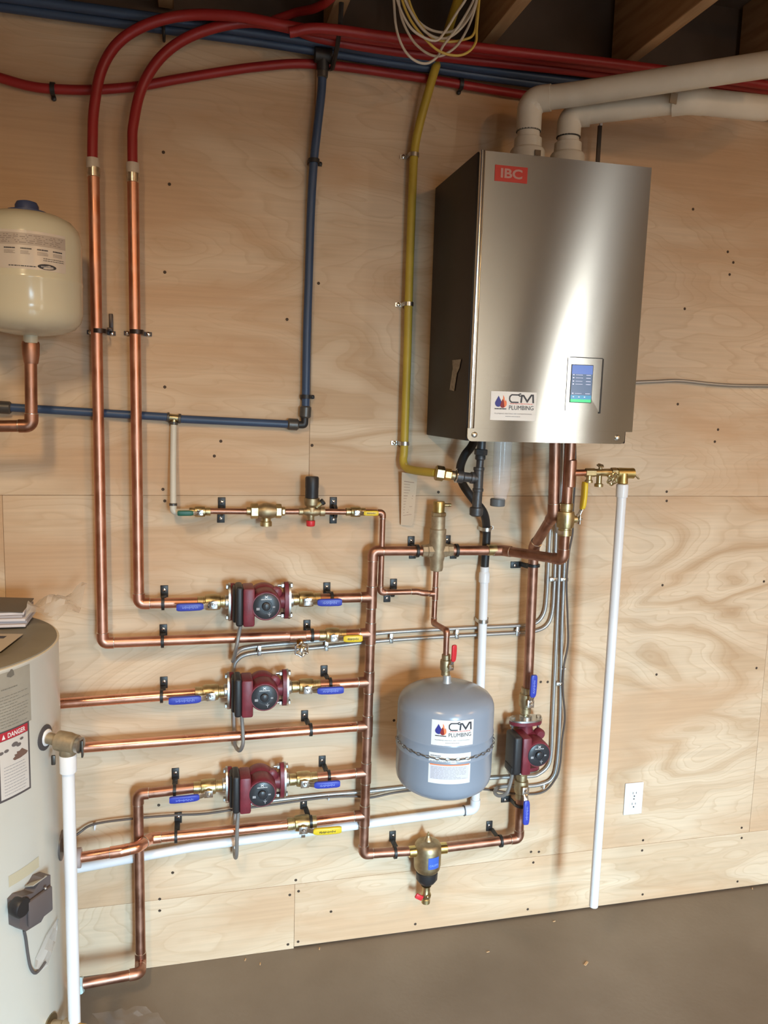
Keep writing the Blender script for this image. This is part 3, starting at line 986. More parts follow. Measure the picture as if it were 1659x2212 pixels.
def rect(u0, v0, u1, v1, h=0.0, nu=1, nv=1):
    g = G()
    vs = [V(u0 + (u1 - u0) * i / nu, v0 + (v1 - v0) * j / nv, h) for j in range(nv + 1) for i in range(nu + 1)]
    fs = [(j * (nu + 1) + i, j * (nu + 1) + i + 1, (j + 1) * (nu + 1) + i + 1, (j + 1) * (nu + 1) + i) for j in range(nv) for i in range(nu)]
    return g.add(vs, fs)


def stroke(pts, w, h=0.0):
    g = G()
    p0 = [V(p[0], p[1], h) for p in pts]
    pts = [p0[0]]
    for q_ in p0[1:]:
        m = max(1, int((q_ - pts[-1]).length / 0.003))
        b_0 = pts[-1]
        pts += [b_0.lerp(q_, (i + 1) / m) for i in range(m)]
    n = len(pts)
    L, R = [], []
    for i, p in enumerate(pts):
        if i == 0:
            d0 = d1 = (pts[1] - pts[0]).normalized()
        elif i == n - 1:
            d0 = d1 = (pts[-1] - pts[-2]).normalized()
        else:
            d0, d1 = (p - pts[i - 1]).normalized(), (pts[i + 1] - p).normalized()
        nn = V(-(d0 + d1).y, (d0 + d1).x, 0).normalized()
        k = w / 2 / max(0.35, nn.dot(V(-d0.y, d0.x, 0)))
        L.append(p + nn * k)
        R.append(p - nn * k)
    return g.add(L + R, [(n + i, n + i + 1, i + 1, i) for i in range(n - 1)])


def lines(u0, u1, v0, v1, n, lh, h, rag=0.3, rnd=None):
    """rows of unreadably small print"""
    g = G()
    rnd = rnd or random.Random(3)
    for k in range(n):
        v = v1 - (v1 - v0) * (k + 0.5) / n
        u = u0
        end = u1 - (u1 - u0) * rag * rnd.random() * (1 if rnd.random() < 0.5 else 0.2)
        while u < end:
            w = (u1 - u0) * (0.04 + 0.09 * rnd.random())
            g.merge(rect(u, v - lh / 2, min(end, u + w), v + lh / 2, h))
            u += w + (u1 - u0) * 0.018
    return g


def plane_map(o, U, Vv, N):
    return lambda p: o + U * p.x + Vv * p.y + N * p.z


def cyl_map(c, Rr, a0, zc):
    """a0: azimuth (0 = +X, -90deg = towards the viewer); u grows to the viewer's right"""
    def f(p):
        a = a0 + p.x / Rr
        return V(c[0] + (Rr + p.z) * math.cos(a), c[1] + (Rr + p.z) * math.sin(a), zc + p.y)
    return f


def fine_rect(u0, v0, u1, v1, h, step):
    return rect(u0, v0, u1, v1, h, max(1, int(abs(u1 - u0) / step)), max(1, int(abs(v1 - v0) / (step * 3))))


def plumbing_sticker(parent, mp, w, hgt):
    """white business sticker: blue drop, red flame, CM with a wrench, PLUMBING"""
    e = 0.0011
    st = part('sticker', fine_rect(0, 0, w, hgt, 0.0003, 0.008).mapped(mp), paper, parent, label='white sticker printed CM PLUMBING')
    w_, h_ = w, hgt
    dk = G()
    # C as an open rounded bracket, with a wrench jaw at its upper end
    x0, x1, y0, y1 = 0.40 * w_, 0.625 * w_, 0.635 * h_, 0.895 * h_
    dk.merge(stroke([(x1 - 0.02 * w_, y0), (x0 + 0.05 * w_, y0), (x0 + 0.012 * w_, y0 + 0.06 * h_), (x0 + 0.005 * w_, (y0 + y1) / 2), (x0 + 0.012 * w_, y1 - 0.06 * h_),
                     (x0 + 0.05 * w_, y1), (x1 - 0.02 * w_, y1)], 0.045 * h_, e))
    dk.merge(stroke([(x1 - 0.03 * w_, y1), (x1, y1 + 0.035 * h_), (x1 + 0.03 * w_, y1 + 0.035 * h_)], 0.04 * h_, e))
    dk.merge(stroke([(x1 - 0.03 * w_, y1), (x1, y1 - 0.04 * h_), (x1 + 0.028 * w_, y1 - 0.03 * h_)], 0.04 * h_, e))
    m0, m1 = 0.66 * w_, 0.93 * w_
    ym = y0 - 0.01 * h_
    dk.merge(stroke([(m0, ym), (m0 + 0.012 * w_, y1 - 0.02 * h_), (m0 + 0.05 * w_, y1 - 0.02 * h_), ((m0 + m1) / 2, y0 + 0.04 * h_), (m1 - 0.05 * w_, y1 + 0.0 * h_),
                     (m1 - 0.012 * w_, y1), (m1, ym)], 0.06 * h_, e))
    dk.merge(flat(text_geo('PLUMBING', 0.15 * h_, 0.54 * w_, bold=0.0), 0.40 * w_, 0.375 * h_, e))
    part('print', dk.mapped(mp), ink_dark, st)
    bl = G()
    n = 20
    cx, cy, rr = 0.165 * w_, 0.59 * h_, 0.125 * h_
    poly = [V(cx, cy + 0.26 * h_, e)] + [V(cx + rr * math.cos(PI * 0.18 - (PI * 1.36) * k / n), cy + rr * math.sin(PI * 0.18 - (PI * 1.36) * k / n), e) for k in range(n + 1)]
    bl.add(poly, [tuple(range(len(poly)))[::-1]])
    part('print', bl.mapped(mp), ink_navy, st)
    fl = G()
    fp = [(0.215, 0.47), (0.24, 0.56), (0.235, 0.66), (0.265, 0.76), (0.262, 0.88), (0.29, 0.80), (0.30, 0.70), (0.315, 0.66), (0.325, 0.72), (0.345, 0.62), (0.345, 0.53), (0.315, 0.46), (0.27, 0.43)]
    fl.add([V(a * w_, b * h_, e * 0.9) for a, b in fp], [tuple(range(len(fp)))])
    part('print', fl.mapped(mp), ink_orange, st)
    f2 = G()
    fp = [(0.20, 0.50), (0.225, 0.63), (0.25, 0.72), (0.275, 0.70), (0.29, 0.58), (0.30, 0.47), (0.27, 0.43), (0.235, 0.44)]
    f2.add([V(a * w_, b * h_, e * 1.2) for a, b in fp], [tuple(range(len(fp)))])
    part('print', f2.mapped(mp), M_('ink_maroon', (0.25, 0.02, 0.02), 0.5), st)
    gy = G()
    gy.merge(flat(text_geo('PLUMBING HEATING AIR CONDITIONING', 0.040 * h_, 0.82 * w_), 0.09 * w_, 0.215 * h_, e))
    gy.merge(lines(0.33 * w_, 0.66 * w_, 0.12 * h_, 0.16 * h_, 1, 0.02 * h_, e, 0.05))
    part('print', gy.mapped(mp), ink_grey, st)
    g3 = lines(0.09 * w_, 0.345 * w_, 0.375 * h_, 0.425 * h_, 1, 0.035 * h_, e, 0.02)
    part('print', g3.mapped(mp), ink_dark, st)
    rd = lines(0.42 * w_, 0.93 * w_, 0.575 * h_, 0.60 * h_, 1, 0.018 * h_, e, 0.02)
    part('print', rd.mapped(mp), ink_red, st)


# ------------------------------------------------------------------ circulator pumps


def pump(label, c, vertical=False, group=None):
    M = Matrix.Translation(Vector(c))
    t = thing('circulator_pump', label, 'pump', M=M, group=group)
    k = 'pv' if vertical else 'ph'
    A = Z if vertical else X           # flow axis
    B = X if vertical else Z           # long side of the oval flange
    hx_, hz_ = (0.010, 0.002) if vertical else (0.011, 0.006)

    def oval(rl=0.054, rs=0.030):
        pts = []
        for i in range(28):
            a = 2 * PI * i / 28
            ca, sa = math.cos(a), math.sin(a)
            pts.append((rl * math.copysign(abs(ca) ** 0.85, ca), rs * math.copysign(abs(sa) ** 1.0, sa)))
        return pts

    def vol():
        g = G()
        g.lathe([(0.026, -0.078), (0.0225, -0.06), (0.026, -0.04), (0.026, 0.04), (0.0225, 0.06), (0.026, 0.078)], (0, 0, 0), A, 24)
        g.lathe([(0.028, 0.032), (0.040, 0.025), (0.0455, 0.008), (0.0455, -0.012), (0.0425, -0.028), (0.036, -0.034)], (hx_, 0, hz_ + 0.001), Y, 30)
        for s in (-1, 1):
            g.prism(oval(), A * (0.070 * s), B, Y, A, 0.011 * s)
        if vertical:
            g.lathe([(0.016, 0.0), (0.017, -0.018), (0.012, -0.024)], (0.040, -0.008, 0.040), Y, 16)
        else:
            g.lathe([(0.015, 0.0), (0.016, -0.016), (0.011, -0.020)], (0.045, -0.010, 0.030), Y, 16)
        return g
    part('volute', vol, pump_red, t, cache=k + 'vol', sharp=50)
    for s in (-1, 1):
        part('flange', lambda s=s: G().prism(oval(0.055, 0.031), A * (0.0815 * s), B, Y, A, 0.0055 * s).lathe([(0.020, 0.0855 * s), (0.020, 0.095 * s), (0.016, 0.098 * s)], (0, 0, 0), A, 20),
             steel, t, cache=k + 'fl%d' % s)
        for q in (-1, 1):
            def blt(s=s, q=q):
                g = G()
                o = B * (0.044 * q)
                g.cyl(o + A * (0.052 * s), o + A * (0.090 * s), 0.0042, 12)
                g.hexn(o + A * (0.061 * s), o + A * (0.0695 * s), 0.0085, 0.001)
                g.hexn(o + A * (0.087 * s), o + A * (0.094 * s), 0.0082, 0.001)
                return g
            part('bolt', blt, steel, t, cache=k + 'b%d%d' % (s, q))
    part('motor_housing', lambda: G().lathe([(0.038, -0.018), (0.0425, -0.030), (0.0425, -0.072), (0.041, -0.083), (0.0385, -0.0865), (0.036, -0.0865)], (hx_, 0, hz_), Y, 36), pump_red, t, cache=k + 'mot')
    dl = part('speed_dial', lambda: G().lathe([(0.0358, -0.084), (0.0358, -0.088), (0.034, -0.0892), (0.016, -0.0892), (0.0155, -0.0875), (0.012, -0.0875), (0.0115, -0.094), (0.0095, -0.0955)],
                                              (hx_, 0, hz_), Y, 36), M_('dial_dark', (0.028, 0.03, 0.036), 0.35) if k + 'dial' not in MESHC else None, t, cache=k + 'dial')

    def txt():
        g = G()
        mp = plane_map(V(hx_, -0.0895, hz_), X, Z, V(0, -1, 0))
        g.merge(flat(text_geo('GRUNDFOS', 0.0030, 0.029, bold=0.02), -0.0145, 0.0185, 0.0002))
        g.merge(stroke([(-0.004, 0.0295), (0.004, 0.0235)], 0.0016, 0.0002))
        g.merge(stroke([(0.004, 0.0295), (-0.004, 0.0235)], 0.0016, 0.0002))
        return g.mapped(mp)
    part('print', txt, ink_white, dl, cache=k + 'txt')

    def txt2():
        mp = plane_map(V(hx_, -0.0895, hz_), X, Z, V(0, -1, 0))
        g = G()
        g.merge(stroke([(0.004, -0.020), (0.0085, -0.0245), (0.013, -0.020)], 0.0016, 0.0002))
        g.merge(stroke([(0.0085, -0.029), (0.0085, -0.016)], 0.0014, 0.0002))
        g.merge(rect(0.017, -0.004, 0.024, 0.000, 0.0002)).merge(rect(-0.027, -0.010, -0.018, -0.003, 0.0002))
        return g.mapped(mp)
    part('print', txt2, ink_grey, dl, cache=k + 'txt2')
    if vertical:
        part('terminal_box', lambda: G().box((-0.028, -0.048, -0.003), (0.030, 0.078, 0.120), 0.006), pump_red, t, cache=k + 'tb')
        part('terminal_cover', lambda: G().box((-0.056, -0.046, -0.002), (0.028, 0.072, 0.124), 0.008, seg=3).box((-0.060, -0.046, -0.052), (0.026, 0.060, 0.026), 0.006), black_pl, t, cache=k + 'tc')
    else:
        part('terminal_box', lambda: G().box((-0.0355, -0.048, 0.002), (0.032, 0.078, 0.108), 0.006), pump_red, t, cache=k + 'tb')
        part('terminal_cover', lambda: G().box((-0.0605, -0.046, 0.004), (0.020, 0.072, 0.112), 0.007, seg=3).box((-0.070, -0.030, 0.002), (0.016, 0.050, 0.10), 0.006), black_pl, t, cache=k + 'tc')
    return t


pump('dark red circulator pump in the top row', P(560.5, 1298, OFF))
pump('dark red circulator pump in the middle row', P(557, 1488, OFF))
pump('dark red circulator pump in the bottom row', P(552.5, 1689.5, OFF))
pump('dark red circulator pump mounted upright right of the grey tank', P(1132.5, 1607, OFF), vertical=True)


# ------------------------------------------------------------------ hangers and straps


def hanger(label, plate_px, plate_py, pipe_c, d_pipe, r, up=(0, 0, 1), two=False, group='black bell hangers'):
    """black offset hanger: plate screwed to the wall, arm, ring round the pipe"""
    pc = Vector(pipe_c)
    pw = P(plate_px, plate_py, 0.002)
    t = thing('pipe_hanger', label, 'hanger', pw)
    upv = Vector(up)
    side = Vector(d_pipe).normalized()
    g = G()
    w = 0.021
    Mr = Matrix((side, Y, side.cross(Y))).transposed()
    g.box(pw, (w, 0.004, 0.034), 0.001, M=Mr)
    rr = r + 0.0022
    if two:
        pw2 = pc * 2 - pw
        pw2 = V(pw2.x, -0.002, pw2.z)
        g.box(pw2, (w, 0.004, 0.034), 0.001, M=Mr)
    part('plate', g, black_metal, t)
    # arm: flat strip from plate end, out to the ring
    toward = (V(pc.x, 0, pc.z) - V(pw.x, 0, pw.z))
    tl = toward.length
    td = toward.normalized()
    a = G()

    def strip(pts, w0, th=0.003):
        vs, fs = [], []
        for p in pts:
            for q in (-1, 1):
                vs.append(p + side * (q * w0 / 2) - Y * 0)
        n = len(pts)
        for i in range(n - 1):
            fs.append((2 * i, 2 * i + 1, 2 * i + 3, 2 * i + 2))
        base = len(vs)
        vs2 = [v + (-Y * th * 0.7 - td * th * 0.7) for v in vs]
        fs2 = [tuple(base + i for i in f)[::-1] for f in fs]
        ed = []
        for i in range(n - 1):
            ed.append((2 * i, 2 * i + 2, base + 2 * i + 2, base + 2 * i))
            ed.append((2 * i + 1, base + 2 * i + 1, base + 2 * i + 3, 2 * i + 3))
        a.add(vs + vs2, fs + fs2 + ed)
    p0 = pw + td * 0.012
    p1 = pw + td * min(0.02, tl * 0.45) - Y * 0.010
    top = pc - td * rr * 0.75 + Y * rr * 0.65
    p2 = (p1 + top) / 2 - Y * 0.006
    strip([p0, p1, p2, top], 0.015)
    if two:
        q0 = pw2 - td * 0.012
        top2 = pc + td * rr * 0.75 + Y * rr * 0.65
        strip([q0, (q0 + top2) / 2 - Y * 0.004, top2], 0.010)
    part('arm', a, black_metal, t)
    part('ring', G().lathe([(rr - 0.001, -0.0045), (rr + 0.0030, -0.004), (rr + 0.0030, 0.004), (rr - 0.001, 0.0045)], pc, side, 22, caps=False), black_metal, t)
    part('screw', G().lathe([(0.0048, -0.001), (0.0046, -0.003), (0.0025, -0.0042)], pw - Y * 0.0015 - td * 0.004, Y, 10), chrome, t)
    if two:
        part('screw', G().lathe([(0.0048, -0.001), (0.0046, -0.003), (0.0025, -0.0042)], pw2 - Y * 0.0015 + td * 0.004, Y, 10), chrome, t)
    return t


hl = [('black pipe hanger left of the top pump', 355, 1277, (352, 1303), X, R1),
      ('black pipe hanger right of the top pump', 706, 1270, (716, 1292), X, R1),
      ('black pipe hanger at the left of the second row', 353, 1361, (351, 1384.5), X, R1),
      ('black pipe hanger in the second row beside the small wheel valve', 663, 1351, (674, 1372), X, R1),
      ('black pipe hanger left of the middle pump', 354, 1474, (349, 1503.5), X, R1),
      ('black pipe hanger right of the middle pump', 700, 1449, (713, 1477.5), X, R1),
      ('black pipe hanger on the long pipe between middle and bottom pumps', 658, 1546, (671, 1576), X, R1),
      ('black pipe hanger left of the bottom pump', 379, 1671, (377, 1707), X, R1),
      ('black pipe hanger right of the bottom pump', 696, 1644, (710, 1677), X, R1),
      ('black pipe hanger on the lowest row left of the drooping cable', 385, 1766, (380, 1806.5), X, R1),
      ('black pipe hanger above the lowest yellow lever', 656, 1736, (671, 1775), X, R1),
      ('black pipe hanger left of the brass dirt separator', 848, 1806, (853, 1841), X, R1),
      ('black pipe hanger right of the brass dirt separator', 1057, 1784, (1081, 1816.5), X, R1)]
for lab, a, b, (c, d_), ax_, r in hl:
    hanger(lab, a, b, P(c, d_, OFF), ax_, r)
hanger('black pipe hanger on the vertical pipe under the boiler, plate at its left', 1114, 1220, P(1152, 1221, OFF), Z, R1 * 1.08, up=(1, 0, 0))
hanger('black pipe hanger below the right-hand pump', 1093, 1726, P(1124.5, 1738, OFF), Z, R1, up=(1, 0, 0))
hanger('black two-eared pipe strap on the thin pipe left of the backflow preventer', 479, 1087, P(479, 1104.5, OFF * 0.5), X, RS, two=True)
hanger('black two-eared pipe strap on the thin pipe right of the pressure reducer', 720, 1086, P(724, 1105.3, OFF * 0.55), X, 0.0145, two=True)
hanger('black two-eared pipe strap left of the air separator', 888, 1170, P(901, 1190, OFF), X, R1, two=True)
hanger('black two-eared pipe strap right of the air separator', 966, 1168, P(986, 1189, OFF), X, R1 * 1.05, two=True)
hanger('small black two-eared strap on the thin pipe under the air separator', 850, 1262, P(848, 1280, OFF * 0.5), X, RS, two=True)


def saddle(label, c, axis, r, mat, ears=((-1, 1),), scr=chrome, name='pipe_strap', w=0.011, earl=0.02, cat='strap'):
    """half-round strap with ears on the wall"""
    c = Vector(c)
    axis = Vector(axis).normalized()
    side = axis.cross(Y).normalized()
    t = thing(name, label, cat, V(c.x, 0, c.z))
    g = G()
    rr = r + 0.0018
    pts = []
    ear = ears
    if -1 in ear:
        pts += [V(c.x, -0.003, c.z) - side * (rr + earl), V(c.x, -0.003, c.z) - side * (rr + 0.001)]
    else:
        pts += [V(c.x, -0.003, c.z) - side * rr]
    n = 10
    for k in range(n + 1):
        a = PI * k / n
        pts.append(c - side * (rr * math.cos(a)) - Y * (rr * math.sin(a)))
    if 1 in ear:
        pts += [V(c.x, -0.003, c.z) + side * (rr + 0.001), V(c.x, -0.003, c.z) + side * (rr + earl)]
    else:
        pts += [V(c.x, -0.003, c.z) + side * rr]
    vs, fs = [], []
    for p in pts:
        vs += [p - axis * w / 2, p + axis * w / 2]
    for i in range(len(pts) - 1):
        fs.append((2 * i, 2 * i + 1, 2 * i + 3, 2 * i + 2))
    nv = len(vs)
    cc = c
    vs2 = []
    for i, p in enumerate(pts):
        if i < 2 and -1 in ear or i >= len(pts) - 2 and 1 in ear:
            o_v = -Y * 0.0018
        else:
            dd = (p - cc)
            dd = dd - axis * dd.dot(axis)
            o_v = dd.normalized() * 0.0018 if dd.length > 1e-6 else -Y * 0.0018
        vs2 += [vs[2 * i] + o_v, vs[2 * i + 1] + o_v]
    fs2 = [tuple(nv + i for i in f)[::-1] for f in fs]
    ed = []
    for i in range(len(pts) - 1):
        ed += [(2 * i, 2 * i + 2, nv + 2 * i + 2, nv + 2 * i), (2 * i + 1, nv + 2 * i + 1, nv + 2 * i + 3, 2 * i + 3)]
    g.add(vs + vs2, fs + fs2 + ed)
    part('band', g, mat, t)
    for e in ear:
        part('screw', G().lathe([(0.0062, 0.0), (0.0058, -0.004), (0.003, -0.006)], V(c.x, -0.0045, c.z) + side * e * (rr + earl * 0.55), Y, 10), scr, t)
    return t


dark_strap = M_('dark_strap_steel', (0.05, 0.04, 0.04), 0.4, 0.8)
saddle('dark two-eared strap on the leftmost tall copper riser', P(214, 715, OFF), Z, R1, dark_strap, (-1, 1))
saddle('dark two-eared strap with bright screws on the second tall copper riser', P(295, 717, OFF), Z, R1, dark_strap, (-1, 1))
solo('pipe_strap_offcut', G().box(P(240, 697, 0.006), (0.010, 0.010, 0.046), 0.001).box(P(238, 712, 0.014), (0.012, 0.024, 0.009), 0.001), dark_strap, 'small dark bracket right of the leftmost riser strap', 'bracket')
saddle('silver one-hole clip at the top of the yellow gas tube', P(894, 335, 0.03), Z, 0.0112, steel, (1,))
saddle('silver one-hole clip halfway down the yellow gas tube', P(882.5, 657, 0.03), Z, 0.0112, steel, (1,))
saddle('silver one-hole clip low on the yellow gas tube', P(873.5, 958, 0.03), Z, 0.0112, steel, (1,))
saddle('silver one-hole clip on the black rubber hose', P(1050, 1143, 0.032), Z, 0.0128, steel, (-1,))
saddle('silver strap on the white drain pipe beside the grey tank', P(1043, 1341, 0.032), Z, 0.0136, steel, (-1,), earl=0.012)
saddle('silver strap on the sloping white drain below the lowest yellow lever', P(654, 1797, 0.032), X, 0.0136, steel, (-1,))
clipm = black_pl
saddle('black clip at the top of the vertical blue tube', P(678, 348, 0.026), Z, 0.0120, clipm, (-1,), earl=0.012, scr=black_pl, cat='clip', name='tube_clip')
saddle('black clip near the foot of the vertical blue tube', P(661, 857, 0.018), Z, 0.0120, clipm, (-1,), earl=0.012, scr=black_pl, cat='clip', name='tube_clip')
saddle('black clip on the sagging red tube at the upper left', P(114, 192, 0.02), X, 0.0122, clipm, (-1,), earl=0.008, scr=black_pl, cat='clip', name='tube_clip')
saddle('black clip on the lower red tube right of the yellow gas tube', P(995, 182, 0.02), X, 0.0122, clipm, (-1,), earl=0.006, scr=black_pl, cat='clip', name='tube_clip')
solo('tube_clip', G().torus(P(354, 70, 0.035), X, 0.019, 0.004), clipm, 'black clip on the blue pair at the upper left', 'clip')
jx = 0.376
solo('bundle_strap', G().tube([V(jx, -0.17, 2.70), V(jx, -0.16, 2.655), V(jx, -0.12, 2.615), V(jx, -0.05, 2.59), V(jx, -0.015, 2.60), V(jx, -0.012, 2.69)], 0.0065, 6), clipm,
     'black strap holding the red and blue bundle under a joist', 'strap')


# ------------------------------------------------------------------ armoured cables


def cable(label, pts, r=0.0062, mat=None, name='armoured_cable', ribbed=True, nsp=10):
    path = spline(pts, nsp)
    if ribbed:
        q = [path[0]]
        pitch = 0.0028
        acc = 0
        out = [path[0]]
        for i in range(1, len(path)):
            seg_ = path[i] - path[i - 1]
            L = seg_.length
            d = pitch - acc
            while d < L:
                out.append(path[i - 1] + seg_ * (d / L))
                d += pitch
            acc = L - (d - pitch)
        rr = lambda i: r if i % 2 else r * 0.80
        g = G().tube(out, rr, 8)
        return solo(name, g, mat or armour, label, 'cable', sharp=70)
    return solo(name, G().tube(path, r, 8), mat or armour, label, 'cable')


wo = 0.012
cable('armoured cable looping from the top pump and running right to the boiler',
      [P(521, 1343, 0.10), P(516, 1370, 0.090), P(511, 1396, 0.084), P(506, 1418, 0.055), P(503, 1428, 0.034), P(507, 1416, 0.028), P(520, 1404, 0.016), P(540, 1398.5, wo), P(578, 1394, wo), P(699, 1383, wo),
       P(830, 1367, wo), P(983, 1358, wo), P(1113, 1352, wo), P(1145, 1349, wo), P(1163, 1342, wo), P(1176, 1322, wo), P(1181, 1287, wo), P(1184, 1225, wo), P(1190, 1100, wo), P(1196, 940, wo)])
cable('armoured cable looping under the middle pump and running right to the boiler',
      [P(521, 1535, 0.10), P(523, 1560, 0.09), P(525, 1590, 0.085), P(524, 1610, 0.08), P(517, 1621, 0.06), P(508, 1610, 0.03), P(506, 1590, wo), P(505, 1540, wo), P(503, 1480, wo), P(506, 1440, wo), P(513, 1426, wo),
       P(530, 1415, wo), P(573, 1408.5, wo), P(698, 1398, wo), P(830, 1384, wo), P(983, 1374, wo), P(1113, 1367, wo), P(1157, 1363, wo), P(1182, 1350, wo), P(1193, 1322, wo), P(1197, 1270, wo),
       P(1199, 1225, wo), P(1203, 1100, wo), P(1208, 940, wo)])
cable('armoured cable running down from the boiler, behind the grey tank to the bottom pump',
      [P(1216, 940, wo), P(1212, 1100, wo), P(1208.5, 1225, wo), P(1203, 1350, wo), P(1199.5, 1430, wo), P(1194, 1549, wo), P(1191, 1624, wo), P(1184, 1654, wo), P(1164, 1672, wo), P(1143, 1677, wo), P(1060, 1681, wo),
       P(940, 1693, wo), P(798, 1709, wo), P(700, 1717, wo), P(591, 1729, wo), P(535, 1738, wo), P(511, 1752, wo), P(506, 1790, wo), P(506, 1832, 0.012), P(508, 1851, 0.045), P(511, 1845, 0.08), P(512, 1800, 0.10), P(515, 1748, 0.11)])
cable('armoured cable running down from the boiler and looping into the upright pump',
      [P(1226, 940, wo), P(1225, 1100, wo), P(1219, 1225, wo), P(1214, 1350, wo), P(1212, 1430, wo), P(1209, 1564, wo), P(1202, 1654, wo), P(1191, 1683, wo), P(1170, 1694, wo), P(1143, 1698, wo), P(1097, 1698, wo), P(1075, 1702, 0.02),
       P(1069, 1712, 0.04), P(1078, 1719, 0.06), P(1094, 1714, 0.08), P(1103, 1690, 0.09), P(1109, 1660, 0.10)])
cable('armoured cable in front, between the two copper pipes under the boiler', [P(1213, 940, 0.20), P(1211, 1026, 0.17), P(1207, 1093, 0.12), P(1205, 1150, 0.03)], nsp=8)
cable('armoured cable on the plywood right of the boiler', [P(1340, 828, wo), P(1371, 826, wo), P(1420, 824, wo), P(1468, 822.5, wo), P(1544, 830, wo), P(1600, 833, wo), P(1720, 834, wo)])
cable('brown control wire wandering beside the armoured cables to the water heater',
      [P(1242, 940, 0.023), P(1243, 1020, 0.023), P(1238, 1100, 0.023), P(1237, 1150, 0.023), P(1229, 1195, 0.023), P(1224, 1260, 0.023), P(1226, 1330, 0.023), P(1227, 1390, 0.023), P(1218, 1440, 0.023), P(1216, 1490, 0.023),
       P(1220, 1550, 0.023), P(1214, 1600, 0.023), P(1210, 1650, 0.023), P(1200, 1682, 0.023), P(1170, 1712, 0.012), P(1110, 1714, 0.006), P(1045, 1705, 0.008), P(940, 1704, 0.008), P(860, 1711, 0.023), P(800, 1723, 0.023),
       P(765, 1720, 0.023), P(700, 1723, 0.023), P(590, 1738, 0.023), P(505, 1749, 0.023), P(440, 1758, 0.023), P(376, 1761, 0.023), P(290, 1768, 0.023), P(205, 1780, 0.023), P(170, 1800, 0.03), P(120, 1840, 0.06)],
      r=0.0034, mat=wire_brown, name='control_wire', ribbed=False)
stap = steel
for lab, x, y, vert in (('small steel clip on the cable pair left of the wheel valve', 559, 1401, 0), ('small steel clip on the cable pair below the second row valve', 703, 1391, 0),
                        ('small steel clip on the cable pair right of the manifold', 842, 1375, 0), ('small steel clip on the cable pair above the grey tank', 983, 1366, 0),
                        ('small steel clip on the cable pair left of the upright pump pipe', 1113, 1360, 0), ('small steel clip on the left vertical cables', 1190, 1249, 1),
                        ('small steel clip on the right vertical cables', 1213, 1249, 1), ('small steel clip on the vertical cables beside the upright pump lever', 1204, 1473, 1)):
    p = P(x, y, 0.0)
    d = (0.026, 0.004, 0.011) if vert else (0.011, 0.004, 0.030)
    t = thing('cable_clip', lab, 'clip', p)
    part('plate', G().box(p - Y * 0.0205, d, 0.001), stap, t)
    part('screw', G().lathe([(0.004, 0.018), (0.004, -0.002), (0.002, -0.003)], p - Y * 0.0225, Y, 10), chrome, t)
for lab, x, y in (('white plastic clip on the brown wire beside the heater', 206, 1781), ('white plastic clip on the cable under the bottom pump lever', 708, 1718),
                  ('white plastic clip on the cable below the upright pump', 1170, 1694), ('white plastic clip on the lower vertical cables', 1212, 1441)):
    p = P(x, y, 0.0)
    solo('cable_clip', G().torus(p - Y * 0.010, X if y > 1500 else Z, 0.0095, 0.0025, 16, 6), pvc, lab, 'clip')

# ------------------------------------------------------------------ drain cock with round wheel


def wheel(g, c, n, R_, r_, lobes=6):
    """round handle with lobed rim and spokes"""
    n = Vector(n).normalized()
    ref = Z if abs(n.z) < 0.9 else X
    u = (ref - n * ref.dot(n)).normalized()
    w = n.cross(u)
    c = Vector(c)
    pts = []
    for k in range(36):
        a = 2 * PI * k / 36
        rr = R_ * (1 + 0.10 * math.cos(lobes * a))
        pts.append(c + (u * math.cos(a) + w * math.sin(a)) * rr)
    g.tube(pts, r_, 8, closed=True)
    for k in range(lobes):
        a = 2 * PI * k / lobes
        g.tube([c + n * r_ * 1.2, c + (u * math.cos(a) + w * math.sin(a)) * R_], r_ * 0.8, 6)
    g.lathe([(r_ * 2.6, -r_), (r_ * 2.6, r_ * 1.6), (r_ * 1.2, r_ * 2.2)], c, n, 12)
    return g


t = thing('drain_cock', 'small brass drain cock with a bright round wheel on the second row', 'valve', P(648, 1395, 0.08))
a = P(643, 1374, OFF)
b_ = P(650, 1398, 0.085)
dd = (b_ - a).normalized()
part('tee', G().lathe([(R1 * 1.02, -0.024), (R1 * 1.13, -0.023), (R1 * 1.13, 0.023), (R1 * 1.02, 0.024)], P(643, 1374.5, OFF), X, 18), copper_old, t)
part('body', G().cyl(a, a + dd * 0.022, 0.0085, 14).hexn(a + dd * 0.016, a + dd * 0.026, 0.0095).cyl(a + dd * 0.022, b_, 0.006, 12), M_('brass_yellow', (0.72, 0.50, 0.12), 0.25, 1.0), t)
part('wheel', wheel(G(), P(651.5, 1403, 0.095), (0.1, -1, 0.15), 0.0185, 0.0031), chrome, t)

# ------------------------------------------------------------------ backflow preventer and pressure reducer


def lx(px0, px1, y, off=OFF):
    return P(px0, y, off), P(px1, y, off)


t = thing('backflow_preventer', 'brass backflow preventer with two union nuts and a downward vent', 'valve', P(577, 1135, OFF))
part('union_nut', G().hexn(P(541, 1104, OFF), P(558, 1104, OFF), 0.0215, 0.002).cyl(P(533, 1104, OFF), P(541, 1104, OFF), 0.012, 18), brass, t)
part('union_nut', G().hexn(P(595, 1104, OFF), P(608, 1104, OFF), 0.0205, 0.002).hexn(P(608, 1104.5, OFF), P(616, 1104.5, OFF), 0.0125, 0.002), brass, t)
a, b = lx(556, 597, 1104)
L = (b - a).length
part('body', G().lathe([(0.016, 0), (0.019, L * .15), (0.0225, L * .3), (0.0235, L * .5), (0.021, L * .75), (0.017, L)], a, b - a, 24), brass_dull, t)
part('vent_port', G().lathe([(0.013, 0.012), (0.0135, -0.028), (0.0165, -0.030), (0.0165, -0.042), (0.011, -0.043), (0.009, -0.036)], P(575, 1104, OFF), Z, 20), brass, t)

